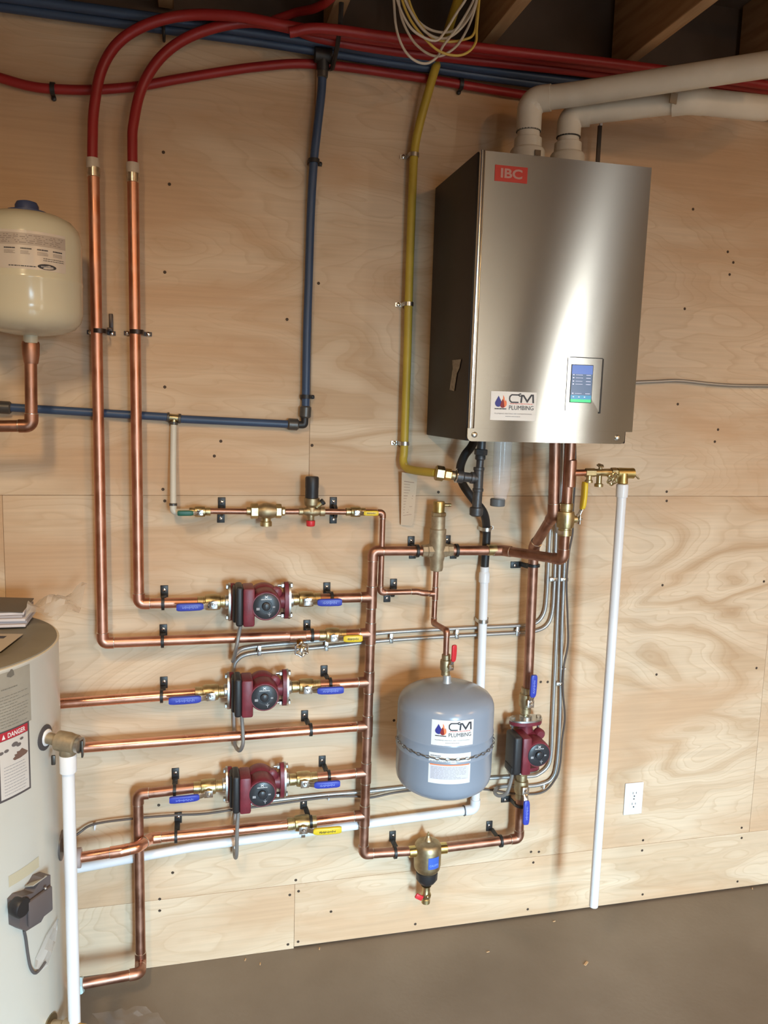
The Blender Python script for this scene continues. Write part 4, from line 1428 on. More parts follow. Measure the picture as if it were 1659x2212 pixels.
t = thing('pressure_reducer', 'brass pressure reducing valve with a tall black cap and small red cap', 'valve', P(673, 1140, OFF))
pc = P(673, 1105, OFF)
a, b = P(645, 1105, OFF), P(701, 1105, OFF)
L = (b - a).length
part('body', G().lathe([(0.0095, 0), (0.0105, 0.001), (0.0105, 0.012), (0.009, 0.013), (0.0125, 0.022), (0.0145, L * .5), (0.0125, L - .022), (0.010, L - 0.014), (0.0135, L - 0.013), (0.0135, L), (0.010, L + 0.001)], a, b - a, 22)
     .lathe([(0.015, 0.0), (0.013, 0.012), (0.0215, 0.020), (0.0225, 0.032), (0.0225, 0.038), (0.018, 0.040)], pc, Z, 26)
     .lathe([(0.010, 0), (0.0105, -0.024), (0.009, -0.026)], pc - X * 0.002, Z, 18), brass_dull, t)
part('black_cap', G().lathe([(0.0185, 0.036), (0.0190, 0.040), (0.0190, 0.066), (0.0195, 0.070), (0.0195, 0.096), (0.0175, 0.100), (0.0150, 0.1005)], pc, Z, 20), black_pl, t)
part('red_cap', G().lathe([(0.0125, -0.026), (0.0130, -0.027), (0.0125, -0.040), (0.011, -0.042)], pc - X * 0.002, Z, 10), grip_red, t)
d2 = V(0.75, -0.2, 0.65).normalized()
part('plug', G().cyl(pc + V(0.012, -0.008, 0.014), pc + V(0.012, -0.008, 0.014) + d2 * 0.020, 0.0075, 14), brass, t)
part('plug_tip', G().cyl(pc + V(0.012, -0.008, 0.014) + d2 * 0.019, pc + V(0.012, -0.008, 0.014) + d2 * 0.028, 0.0092, 14, 0.001), black_pl, t)

# ------------------------------------------------------------------ air separator
ax0 = P(944.5, 1189, OFF)
zz = lambda y: P(946, y, OFF).z - ax0.z
t = thing('air_separator', 'matte brass air separator standing between two black straps', 'separator', V(ax0.x, ax0.y, ax0.z + zz(1232)))
part('body', G().lathe([(0.010, zz(1234)), (0.0175, zz(1232)), (0.0195, zz(1226)), (0.0195, zz(1212)), (0.0215, zz(1208)), (0.0245, zz(1196)), (0.0245, zz(1143)), (0.0205, zz(1142)),
                        (0.0205, zz(1115)), (0.0185, zz(1114))], ax0, Z, 28)
     .lathe([(0.0155, -0.048), (0.0180, -0.047), (0.0180, -0.032), (0.0205, -0.030), (0.0205, 0.030), (0.0180, 0.032), (0.0180, 0.047), (0.0155, 0.048)], ax0, X, 8), brass_cast, t)
part('vent_collar', G().hexn(ax0 + Z * zz(1115), ax0 + Z * zz(1106), 0.0225, 0.002), brass_dull, t)
vc = part('vent_cap', G().lathe([(0.0175, zz(1106)), (0.0178, zz(1086)), (0.0165, zz(1083)), (0.010, zz(1082.5))], ax0, Z, 12), bronze_vent, t)
part('vent_nozzle', G().cyl(ax0 + V(0.014, 0, zz(1091)), ax0 + V(0.037, 0, zz(1091)), 0.0052, 12).torus(ax0 + V(0.031, 0, zz(1091)), X, 0.0052, 0.001), brass, vc)

# ------------------------------------------------------------------ dirt separator
dx0 = P(924, 1835.5, OFF)
dz = lambda y: P(923, y, OFF).z - dx0.z
t = thing('dirt_separator', 'rounded brass dirt separator with blue label and red drain tap, lowest in the piping', 'separator', V(dx0.x, dx0.y, dx0.z + dz(1950)))
bd = part('body', G().lathe([(0.028, dz(1880)), (0.034, dz(1879)), (0.0405, dz(1873)), (0.0425, dz(1866)), (0.0430, dz(1832)), (0.0415, dz(1825)), (0.037, dz(1820)), (0.030, dz(1817.5)), (0.018, dz(1815.5)), (0.014, dz(1815)), (0.011, dz(1810)), (0.0075, dz(1808)), (0.006, dz(1804))], dx0, Z, 36), brass_dull, t, sharp=50)
part('vent_pin', G().lathe([(0.0065, dz(1808)), (0.0052, dz(1804)), (0.0028, dz(1803)), (0.0024, dz(1798)), (0.001, dz(1797))], dx0, Z, 14), brass, t)
for s in (-1, 1):
    part('port', G().cyl(dx0 + X * (0.034 * s), dx0 + X * (0.062 * s), 0.0172, 20, 0.001), M_('port_brass', (0.75, 0.60, 0.25), 0.22, 1.0), t)
part('black_collar', G().lathe([(0.018, dz(1908)), (0.028, dz(1902)), (0.034, dz(1896)), (0.035, dz(1882)), (0.031, dz(1880))], dx0, Z, 12), black_pl, t)
part('drain_tap', G().lathe([(0.011, dz(1950)), (0.0135, dz(1949)), (0.0135, dz(1941)), (0.0115, dz(1940)), (0.0155, dz(1936)), (0.0165, dz(1931)), (0.0125, dz(1926)), (0.0125, dz(1914)), (0.016, dz(1912))], dx0, Z, 18)
     .ball(dx0 + V(0, -0.014, dz(1931)), 0.006), brass, t)
part('tap_handle', G().box(dx0 + V(-0.026, -0.010, dz(1931)), (0.026, 0.009, 0.016), 0.003, M=Matrix.Rotation(0.55, 3, 'Y')), grip_red, t)
mp = cyl_map((dx0.x, dx0.y), 0.0432, math.radians(-90 - 8), dx0.z)
u0 = -0.004
lb = part('label', fine_rect(u0, dz(1862), u0 + 0.037, dz(1838), 0.0006, 0.004).mapped(mp), M_('label_blue', (0.05, 0.12, 0.50), 0.35), bd, label='blue rectangular maker label')
part('lettering', flat(text_geo('CALEFFI', 0.0065, 0.029, bold=0.01), u0 + 0.004, dz(1856), 0.0010).mapped(mp), M_('label_letter', (0.25, 0.38, 0.85), 0.4), t)

# ------------------------------------------------------------------ relief valve assembly
rc = lambda x, y: P(x, y, 0.245)
t = thing('relief_valve', 'brass boiler relief valve assembly with wheels, above the straight white pipe', 'valve', rc(1345, 1045))
part('copper_stub', G().cyl(rc(1236, 1022), rc(1266, 1021), 0.0095, 16), copper, t)
part('valve_body', G().hexn(rc(1263, 1021), rc(1286, 1021), 0.0125, 0.002).cyl(rc(1284, 1021), rc(1334, 1020.5), 0.0112, 18).lathe([(0.0075, 0), (0.008, -0.020), (0.0115, -0.022), (0.0115, -0.028)], rc(1273, 1021), Z, 14)
     .lathe([(0.0075, 0), (0.008, -0.030), (0.0125, -0.032), (0.0125, -0.040), (0.008, -0.041)], rc(1295, 1021), Z, 14).hexn(rc(1318, 1021), rc(1332, 1021), 0.0145, 0.002), brass, t)
part('top_knob', wheel(G().cyl(rc(1296, 1021), rc(1297, 1008), 0.005, 10), rc(1297, 1006), (0, -0.5, 1), 0.0085, 0.0018, 5), brass_dull, t)
part('wheel', wheel(G().cyl(rc(1311, 1024), rc(1313, 1032) - Y * 0.022, 0.006, 10), rc(1314, 1033) - Y * 0.026, (0.2, -1, -0.3), 0.0175, 0.0026, 6), M_('wheel_brass', (0.70, 0.66, 0.45), 0.25, 1.0), t)
part('relief_body', G().lathe([(0.013, 0), (0.0150, 0.001), (0.0158, 0.010), (0.0150, 0.044), (0.0155, 0.052), (0.013, 0.053)], rc(1332, 1022), X, 22).lathe([(0.0135, 0.0), (0.0140, -0.018), (0.0150, -0.028), (0.0130, -0.030)], V(xr, yr, rc(1345, 1022).z), Z, 22), bronze_vent, t)
part('test_lever', G().box(rc(1375, 1029), (0.022, 0.010, 0.0035), 0.001, M=Matrix.Rotation(0.78, 3, 'Y')), brass_dull, t)

# ------------------------------------------------------------------ boiler
BX0, BX1, BY, BZ0, BZ1 = 0.690, 1.150, -0.37, 1.650, 2.322
t = thing('wall_boiler', 'wall-hung boiler with black sides and a brushed stainless front', 'boiler', (0.92, 0, 1.62))
part('cabinet', G().box(((BX0 + BX1) / 2 - 0.006, (BY + 0.012) / 2 - 0.005, (1.618 + BZ1) / 2), (BX1 - BX0 - 0.006, -BY - 0.022, BZ1 - 1.618), 0.003), cabinet, t, label='black painted side casing')
# front panel, very slightly warped sheet
nu, nv = 26, 30
gp_ = G()
vs = []
W_, Hh = BX1 - BX0, BZ1 - BZ0
FY = BY - 0.004


def warp(x, z):
    return -0.0336 * (x - 0.93) * (z - 1.66)


for j in range(nv + 1):
    for i in range(nu + 1):
        x = BX0 + 0.013 + (W_ - 0.013) * i / nu
        z = BZ0 + Hh * j / nv
        vs.append(V(x, FY + warp(x, z), z))
fs = [(j * (nu + 1) + i, j * (nu + 1) + i + 1, (j + 1) * (nu + 1) + i + 1, (j + 1) * (nu + 1) + i) for j in range(nv) for i in range(nu)]
gp_.add(vs, fs)
# folded edges
ring = [i for i in range(nu + 1)] + [j * (nu + 1) + nu for j in range(1, nv + 1)] + [nv * (nu + 1) + i for i in range(nu - 1, -1, -1)] + [j * (nu + 1) for j in range(nv - 1, 0, -1)]
bvs = [V(vs[i].x, BY + 0.012, vs[i].z) for i in ring]
n0 = len(gp_.v)
gp_.v += bvs
for k in range(len(ring)):
    k2 = (k + 1) % len(ring)
    gp_.f.append((ring[k2], ring[k], n0 + k, n0 + k2))
fp = part('front_panel', gp_, stainless, t, label='brushed stainless steel front panel')
part('side_trim', G().box((BX0 + 0.006, BY + 0.006, (BZ0 + BZ1) / 2), (0.012, 0.020, Hh), 0.002), stainless, t, label='narrow steel edge strip')
# lower steel apron with rounded corners
aw0, aw1, az0, az1 = BX0 - 0.004, BX1 - 0.022, 1.6175, 1.6505
poly = []
r_ = 0.012
for cx_, cz_, a0 in ((aw1 - r_, az0 + r_, -90), (aw1, az1, None), (aw0, az1, None), (aw0 + r_, az0 + r_, 180)):
    if a0 is None:
        poly.append((cx_, cz_))
    else:
        for k in range(6):
            a = math.radians(a0 + 90 * k / 5)
            poly.append((cx_ + r_ * math.cos(a), cz_ + r_ * math.sin(a)))
apr = part('apron', G().prism(poly, (0, BY - 0.001, 0), X, Z, -Y, 0.004), stainless, t, label='steel bottom strip with a screw at each end')
for x in (aw0 + 0.018, aw1 - 0.022):
    part('screw', G().lathe([(0.0075, -0.004), (0.0075, -0.007), (0.0055, -0.009), (0.002, -0.0095)], (x, BY, 1.634), Y, 16), steel, apr)
part('seam', G().box(((BX0 + BX1) / 2, BY - 0.0015, 1.6508), (W_ - 0.01, 0.002, 0.0022)), panel_grey, t)
mpB = lambda p: V(p.x, FY + warp(p.x, p.y) - 0.0006 - p.z, p.y)


def bp(px_, py_):
    p = P(px_, py_, -FY + 0.003)
    return p.x, p.z


# brand badge
a, b = bp(1072, 352), bp(1141, 396)
bx0, bz1 = bp(1072, 350)
bx1, bz0 = bp(1140, 396)
bz0 -= 0.0
bg = part('badge', rect(bx0, bz0, bx1, bz1 - 0.004, 0.0004, 4, 4).mapped(mpB), badge_red, fp, label='red maker badge lettered IBC')
part('badge_letters', flat(text_geo('IBC', (bz1 - bz0) * 0.55, (bx1 - bx0) * 0.66, bold=0.03), bx0 + (bx1 - bx0) * 0.18, bz0 + (bz1 - bz0) * 0.20, 0.0010).mapped(mpB), badge_dim, t)
# sticker
sx0, sz0 = bp(1059, 909)
sx1, _ = bp(1157, 912)
_, sz1 = bp(1110, 848)
plumbing_sticker(t, lambda p: V(sx0 + p.x, FY + warp(sx0 + p.x, sz0 + p.y) - 0.0006 - p.z, sz0 + 0.002 + p.y), sx1 - sx0, sz1 - sz0)
# control recess and touch screen
cx0, cz1 = bp(1228, 772)
cx1, cz0 = bp(1294, 890)
cz0 -= 0.0
wp = lambda p: V(p.x, p.y + warp(p.x, p.z), p.z)
cp = part('control_panel', G().box(((cx0 + cx1) / 2, FY - 0.0008, (cz0 + cz1) / 2), (cx1 - cx0, 0.003, cz1 - cz0)).mapped(wp), stainless, t, label='rectangular control plate')
part('recess_gap', G().box((cx1 + 0.0022, FY - 0.0012, (cz0 + cz1) / 2 - 0.002), (0.0048, 0.003, cz1 - cz0 + 0.004)).box(((cx0 + cx1) / 2 + 0.004, FY - 0.0012, cz1 + 0.0012), (cx1 - cx0 - 0.004, 0.003, 0.0018)), panel_grey, cp)
tx0, tz1 = bp(1236, 788)
tx1, tz0 = bp(1276, 869)
tz0 = bp(1255, 869)[1]
mpS = plane_map(V(0, FY - 0.0016, 0), X, Z, -Y)
ts = part('touch_screen', G().box(((tx0 + tx1) / 2, FY - 0.0018, (tz0 + tz1) / 2), (tx1 - tx0 + 0.003, 0.003, tz1 - tz0 + 0.003)), panel_grey, t, label='lit colour touch screen')
hS = tz1 - tz0
wS = tx1 - tx0
part('screen_area', rect(tx0, tz0 + hS * 0.19, tx1, tz0 + hS * 0.76, 0.0022).mapped(mpS), screen_dark, ts)
part('screen_area', rect(tx0, tz0 + hS * 0.76, tx1, tz1, 0.0022).mapped(mpS), screen_blue, ts)
part('screen_area', rect(tx0, tz0 + hS * 0.08, tx1, tz0 + hS * 0.19, 0.0022).mapped(mpS), screen_teal, ts)
part('screen_area', rect(tx0, tz0, tx1, tz0 + hS * 0.08, 0.0022).mapped(mpS), screen_green, ts)
gi = G()
for k, v in enumerate((0.735, 0.655, 0.565, 0.485, 0.235)):
    gi.merge(rect(tx0 + wS * .06, tz0 + hS * (v - .012), tx0 + wS * .13, tz0 + hS * (v + .015), 0.0026))
    gi.merge(lines(tx0 + wS * .2, tx0 + wS * .55, tz0 + hS * (v - .015), tz0 + hS * (v + .015), 1, hS * 0.012, 0.0026, 0.3, random.Random(k)))
    gi.merge(lines(tx0 + wS * .7, tx0 + wS * .93, tz0 + hS * (v - .015), tz0 + hS * (v + .015), 1, hS * 0.016, 0.0026, 0.1, random.Random(k + 9)))
for k in range(3):
    gi.merge(rect(tx0 + wS * (.1 + .27 * k), tz0 + hS * 0.13, tx0 + wS * (.17 + .27 * k), tz0 + hS * 0.155, 0.0026))
part('screen_icons', gi.mapped(mpS), screen_ink, ts)
# torn label on the black side: on the plane x = BX0
def side_pt(px_, py_, xx):
    d = FW + RT * ((px_ - 829.5) / FPX) - UP * ((py_ - 1106) / FPX)
    return CAM + d * (xx / d.x)


xs_ = BX0 - 0.0055
q = [side_pt(a, b, xs_) for a, b in ((977, 778), (996, 776), (992, 796), (987, 806), (981, 845), (971, 842), (976, 808), (978, 796))]
gl = G()
gl.add(q, [tuple(range(8))[::-1]])
sl = part('side_label', gl, M_('torn_label', (0.32, 0.29, 0.26), 0.6, nz=0.4, nscale=120), t, label='torn pale label on the black side')
# top collars
for i, (px_, py_) in enumerate(((1140, 318), (1226, 328))):
    c = P(px_, py_, 0.205)
    c.z = BZ1 - 0.004
    part('vent_collar', G().lathe([(0.044, 0), (0.046, 0.004), (0.046, 0.066), (0.042, 0.072), (0.037, 0.074), (0.036, 0.098), (0.032, 0.10)], c, Z, 32), pvc_dirty, t, label='white collar on the boiler top')
part('warning_tab', G().box(P(1162, 330, 0.255), (0.016, 0.002, 0.014), 0.0), M_('tab_brown', (0.16, 0.11, 0.07), 0.6), t)

# vent pipes
RV = 0.0300
cA = P(1140, 318, 0.205); cA.z = BZ1 + 0.03
eA = P(1152, 215, 0.205)
eA = V(cA.x, cA.y, P(1158, 213, 0.22).z)
endA = P(1700, 133, 0.55)
t = thing('vent_pipe', 'large white plastic vent pipe rising from the boiler and crossing in front', 'pipe', cA)
part('tube', G().tube([cA, eA, P(1240, 204, 0.27), endA], RV, 24, R=0.045, nf=10), pvc_dirty, t)
part('elbow', G().tube([V(cA.x, cA.y, P(1140, 285, 0.205).z), eA, P(1190, 211, 0.235)], RV * 1.10, 24, R=0.045, nf=10), pvc_dirty, t)
part('joint_line', G().torus(V(cA.x, cA.y, P(1140, 284, 0.205).z), Z, RV * 1.04, 0.002), panel_grey, t)
cB = P(1226, 328, 0.205); cB.z = BZ1 + 0.03
eB = V(cB.x, cB.y, P(1240, 250, 0.205).z)
m1 = P(1452, 222, 0.32)
m2 = P(1490, 217, 0.345)
m3 = P(1628, 232, 0.345)
t = thing('vent_pipe', 'second white plastic vent pipe, behind the large one, with couplings at its right end', 'pipe', cB)
part('tube', G().tube([cB, eB, m1, m2, m3], RV * 0.96, 24, R=0.045, nf=10), pvc_dirty, t)
part('elbow', G().tube([V(cB.x, cB.y, P(1226, 298, 0.205).z), eB, P(1275, 246, 0.228)], RV * 1.07, 24, R=0.045, nf=10), pvc_dirty, t)
part('joint_line', G().torus(V(cB.x, cB.y, P(1226, 297, 0.205).z), Z, RV * 1.02, 0.002), panel_grey, t)
part('coupling', G().tube([m1, m2, P(1520, 220, 0.345)], RV * 1.12, 24, R=0.06, nf=6), pvc_dirty, t)
part('end_elbow', G().tube([P(1510, 219, 0.345), P(1650, 234, 0.345), P(1650, 230, 0.20) + X * 0.02], RV * 1.07, 24, R=0.05, nf=10), pvc_dirty, t)
part('label_tab', G().box(P(1455, 212, 0.36), (0.02, 0.003, 0.026), M=Matrix.Rotation(0.1, 3, 'Y')), M_('tab_tan', (0.25, 0.19, 0.13), 0.6), t)
# dark strip behind the vents
t = thing('hanger_strip', 'dark vertical strip with a white tip behind the boiler top, right of the vents', 'strip', P(1289, 352, 0.06))
part('strip', G().box((P(1290, 360, 0.06) + P(1296.5, 272, 0.06)) / 2, (0.011, 0.006, (P(1296, 272, 0.06) - P(1290, 360, 0.06)).z)), M_('strip_dark', (0.05, 0.035, 0.025), 0.5), t)
part('tip', G().box(P(1298, 266, 0.06), (0.009, 0.007, 0.014), 0.001), pvc, t)
part('knob', G().ball(P(1298, 259, 0.06), 0.006), black_pl, t)

# condensate trap
t = thing('condensate_trap', 'clear plastic condensate cup with a grey screw cap hanging under the boiler', 'trap', P(1076, 1093, 0.16))
c0 = P(1086, 1000, 0.16)
tz_ = lambda y: P(1080, y, 0.16).z
part('cup', G().lathe([(0.0185, tz_(1078)), (0.0195, tz_(1070)), (0.0245, tz_(1058)), (0.0262, tz_(1045)), (0.0262, tz_(940))], (c0.x - 0.002, c0.y, 0), Z, 28, caps=False), clear_pl, t, label='translucent cup')
part('screw_cap', G().lathe([(0.0195, tz_(1093)), (0.0212, tz_(1092)), (0.0212, tz_(1078)), (0.0195, tz_(1077))], (c0.x - 0.010, c0.y, 0), Z, 18), M_('cap_grey', (0.12, 0.135, 0.15), 0.45), t)

# paper tag
t = thing('paper_tag', 'beige paper tag tied to the elbow of the yellow gas tube', 'tag', P(878, 1135, 0.02))
q = [P(868, 1020, 0.035), P(902, 1026, 0.04), P(893, 1128, 0.015), P(889, 1136, 0.014), P(866, 1134, 0.012)]
g = G()
g.add(q + [p + Y * 0.0007 for p in q], [(0, 4, 3, 2, 1), (5, 6, 7, 8, 9)] + [(i, (i + 1) % 5, 5 + (i + 1) % 5, 5 + i) for i in range(5)])
tg = part('card', g, paper_tag, t)
og = G()
for k in range(13):
    f_ = 0.16 + 0.055 * k
    a, b = q[0].lerp(q[4], f_), q[1].lerp(q[2], f_)
    w0, w1 = 0.15, (0.55 if k % 3 else 0.8)
    if k in (0, 5):
        w1 = 0.82
    p0, p1 = a.lerp(b, w0) - Y * 0.0006, a.lerp(b, w1) - Y * 0.0006
    dn = (q[4] - q[0]).normalized() * (0.0018 if k in (0, 5) else 0.0012)
    og.add([p0, p1, p1 + dn, p0 + dn], [(0, 3, 2, 1)])
part('print', og, M_('tag_ink', (0.25, 0.15, 0.10), 0.6), tg)
part('zip_tie', G().torus(P(878, 1008, 0.048), (0.8, 0, 0.35), 0.0125, 0.0012), M_('zip_tan', (0.55, 0.42, 0.2), 0.4), t)

# ------------------------------------------------------------------ grey expansion tank
TX, TY = 0.7155, -0.205
TR = 0.1385
cB_ = (TX, TY)
t = thing('expansion_tank', 'grey rounded expansion tank strapped to the wall, right of the manifold', 'tank', (TX, TY, 0.58))
ztop = 0.928
prof = [(0.0, 0.600), (0.04, 0.602), (0.08, 0.608), (0.110, 0.618), (0.127, 0.630), (0.1355, 0.645), (TR, 0.664), (TR, 0.735), (TR + 0.0018, 0.738), (TR + 0.0018, 0.741), (TR, 0.744), (TR, 0.782),
        (TR + 0.0015, 0.785), (TR + 0.0015, 0.788), (TR, 0.791), (TR, 0.852), (0.1375, 0.864), (0.1335, 0.876), (0.125, 0.887), (0.108, 0.898), (0.080, 0.909), (0.045, 0.917), (0.018, 0.920), (0.0, 0.9205)]
bd = part('shell', G().lathe(prof, (TX, TY, 0), Z, 64, caps=False), tank_grey, t, sharp=80)
part('neck', G().lathe([(0.015, 0.917), (0.0135, 0.922), (0.012, 0.925), (0.0115, 0.938), (0.010, 0.942)], (TX, TY, 0), Z, 20), M_('neck_zinc', (0.45, 0.50, 0.55), 0.4, 0.6), t)


def cyl_hit(px_, py_, c, Rr):
    d = FW + RT * ((px_ - 829.5) / FPX) - UP * ((py_ - 1106) / FPX)
    ox, oy = CAM.x - c[0], CAM.y - c[1]
    A_ = d.x ** 2 + d.y ** 2
    B_ = ox * d.x + oy * d.y
    C_ = ox * ox + oy * oy - Rr * Rr
    disc = B_ * B_ - A_ * C_
    tt = (-B_ - math.sqrt(max(disc, 0))) / A_
    p = CAM + d * tt
    return math.atan2(p.y - c[1], p.x - c[0]), p.z


aL, zL = cyl_hit(931, 1608, cB_, TR)
aR, zR = cyl_hit(1021, 1604, cB_, TR)
_, zT = cyl_hit(975, 1557, cB_, TR)
_, zB = cyl_hit(970, 1613, cB_, TR)
mpT = cyl_map(cB_, TR, aL, zB)
plumbing_sticker(t, mpT, (aR - aL) * TR, zT - zB)
aL, _ = cyl_hit(926, 1650, cB_, TR)
aR, _ = cyl_hit(1016, 1650, cB_, TR)
_, zT = cyl_hit(970, 1628, cB_, TR)
_, zB = cyl_hit(968, 1694, cB_, TR)
mpL = cyl_map(cB_, TR, aL, zB)
w_, h_ = (aR - aL) * TR, zT - zB
lb = part('label', fine_rect(0, 0, w_, h_, 0.0003, 0.008).mapped(mpL), paper, t, label='white maker label with a red bar')
part('label_bar', fine_rect(0.03 * w_, 0.60 * h_, 0.97 * w_, 0.69 * h_, 0.0009, 0.006).mapped(mpL), ink_orange, lb)
part('label_print', fine_rect(0.04 * w_, 0.14 * h_, 0.96 * w_, 0.58 * h_, 0.0005, 0.006).mapped(mpL), paper_lilac, lb)
part('label_print', lines(0.06 * w_, 0.92 * w_, 0.15 * h_, 0.56 * h_, 9, 0.012 * h_, 0.0008, 0.3).merge(lines(0.04 * w_, 0.28 * w_, 0.86 * h_, 0.95 * h_, 1, 0.04 * h_, 0.0008, 0)).merge(lines(0.03 * w_, 0.7 * w_, 0.70 * h_, 0.76 * h_, 1, 0.02 * h_, 0.0008, 0)).mapped(mpL), ink_grey, lb)
# chain
t = thing('chain', 'dark steel jack chain wrapped round the grey expansion tank', 'chain', (TX, TY - TR, 0.70))
zc0 = cyl_hit(968, 1640, cB_, TR)[1]


def link():
    pts = []
    for k in range(16):
        a = 2 * PI * k / 16
        pts.append(V(math.copysign(abs(math.cos(a)) ** 0.8, math.cos(a)) * 0.0068, 0, math.sin(a) * 0.0036))
    return G().tube(pts, 0.0011, 6, closed=True)


nl = 34
arc0, arc1 = math.radians(-186), math.radians(6)
for k in range(nl):
    s = (k + 0.5) / nl
    a = arc0 + (arc1 - arc0) * s
    sag = 0.004 * math.cos((s - 0.5) * 2 * PI) * 0 + 0.010 * (abs(s - 0.5) * 2) ** 2
    rad = TR + 0.0030
    pos = V(TX + rad * math.cos(a), TY + rad * math.sin(a), zc0 + sag)
    o = part('link', link, M_('chain_steel', (0.25, 0.25, 0.25), 0.4, 0.9) if 'link' not in MESHC else None, t, cache='link')
    o.matrix_parent_inverse = Matrix()
    ang = a + PI / 2
    base = MESHC['link']
    o.matrix_basis = Matrix.Translation(pos - ORIG[t.name]) @ Matrix.Rotation(ang, 4, 'Z') @ Matrix.Rotation((0.75 if k % 2 else -0.75), 4, 'X') @ Matrix.Translation(ORIG[t.name])

# ------------------------------------------------------------------ white expansion tank
WX, WY, WR = -0.366, -0.205, 0.119
pz = lambda y: P(66, y, 0.2).z
t = thing('expansion_tank', 'cream white expansion tank with a blue cap at the left edge', 'tank', (WX, WY, 1.84))
zb_, zt_ = pz(726), pz(462)
prof = [(0.0, zb_), (0.03, zb_ + 0.001), (0.075, zb_ + 0.008), (0.100, zb_ + 0.019), (0.113, zb_ + 0.034), (0.1185, zb_ + 0.052), (WR, zb_ + 0.066), (WR, zb_ + 0.118), (WR + 0.0012, zb_ + 0.121), (WR + 0.0012, zb_ + 0.127),
        (WR, zb_ + 0.130), (WR, zt_ - 0.070), (0.1175, zt_ - 0.052), (0.112, zt_ - 0.034), (0.098, zt_ - 0.018), (0.075, zt_ - 0.007), (0.04, zt_ - 0.001), (0.0, zt_)]
part('shell', G().lathe(prof, (WX, WY, 0), Z, 64, caps=False), tank_white, t, sharp=80)
part('cap', G().lathe([(0.044, zt_ - 0.004), (0.044, zt_ + 0.003), (0.026, zt_ + 0.004), (0.026, zt_ + 0.016), (0.022, zt_ + 0.024), (0.012, zt_ + 0.027), (0.0, zt_ + 0.0275)], (WX, WY, 0), Z, 28), cap_blue, t, label='dark blue valve cap')
part('neck', G().lathe([(0.0165, zb_ + 0.004), (0.0165, zb_ - 0.016), (0.014, zb_ - 0.018)], (WX, WY, 0), Z, 20), tank_white, t)
cW = (WX, WY)
aR, _ = cyl_hit(141, 540, cW, WR)
_, zT = cyl_hit(70, 499, cW, WR)
_, zB = cyl_hit(70, 582, cW, WR)
aL, _ = cyl_hit(-30, 540, cW, WR)
w_, h_ = (aR - aL) * WR, zT - zB
mpW = cyl_map(cW, WR, aL, zB)
lb = part('label', fine_rect(0, 0, w_, h_, 0.0003, 0.008).mapped(mpW), M_('label_cream', (0.58, 0.52, 0.47), 0.3), t, label='printed paper label')
part('label_band', fine_rect(0, 0.62 * h_, w_, 0.93 * h_, 0.0005, 0.008).mapped(mpW), M_('label_band_grey', (0.42, 0.36, 0.32), 0.4), lb)
cols = G()
for k in range(5):
    u = w_ * (0.06 + 0.19 * k)
    cols.merge(lines(u, u + w_ * 0.13, 0.50 * h_, 0.56 * h_, 1, 0.035 * h_, 0.0007, 0.05, random.Random(k)))
cols.merge(lines(0.30 * w_, 0.62 * w_, 0.05 * h_, 0.10 * h_, 1, 0.025 * h_, 0.0007, 0.02))
cols.merge(lines(0.70 * w_, 0.97 * w_, 0.24 * h_, 0.34 * h_, 2, 0.015 * h_, 0.0007, 0.02))
part('label_print', cols.mapped(mpW), ink_dark, lb)
cols = G()
for k in range(5):
    u = w_ * (0.06 + 0.19 * k)
    cols.merge(lines(u, u + w_ * 0.13, 0.38 * h_, 0.48 * h_, 3, 0.014 * h_, 0.0007, 0.3, random.Random(k + 20)))
cols.merge(lines(0.02 * w_, 0.98 * w_, 0.66 * h_, 0.90 * h_, 5, 0.018 * h_, 0.0007, 0.1, random.Random(5)))
part('label_print', cols.mapped(mpW), M_('ink_soft', (0.25, 0.21, 0.19), 0.6), lb)
ov = G()
ov.add([V(0.745 * w_ + 0.115 * w_ * math.cos(2 * PI * k / 24), 0.10 * h_ + 0.075 * h_ * math.sin(2 * PI * k / 24), 0.0009) for k in range(24)], [tuple(range(24))])
part('label_oval', ov.mapped(mpW), ink_dark, lb)
part('label_print', lines(0.67 * w_, 0.82 * w_, 0.085 * h_, 0.115 * h_, 1, 0.035 * h_, 0.0012, 0.02).mapped(mpW), ink_grey, lb)

# ------------------------------------------------------------------ outlet
t = thing('wall_outlet', 'white duplex wall outlet right of the straight white pipe', 'outlet', (1.4725, 0, 0.335))
cxo, czo = 1.4745, 0.393
part('cover_plate', G().box((cxo, -0.003, czo), (0.069, 0.006, 0.114), 0.0025, seg=3), outlet_mat, t)
for s in (-1, 1):
    cz = czo + s * 0.0195
    rcp = part('receptacle', G().lathe([(0.0168, -0.005), (0.0168, -0.0072), (0.0160, -0.0078)], (cxo, 0, cz), Y, 24), outlet_mat, t)
    part('slot', G().box((cxo - 0.0062, -0.0079, cz + 0.003), (0.0018, 0.001, 0.008)).box((cxo + 0.0062, -0.0079, cz + 0.003), (0.0018, 0.001, 0.0065)).cyl((cxo, -0.0074, cz - 0.0085), (cxo, -0.0083, cz - 0.0085), 0.0026, 10), ink_dark, rcp)
part('screw', G().lathe([(0.003, -0.005), (0.003, -0.0068)], (cxo, 0, czo), Y, 12), steel, t)

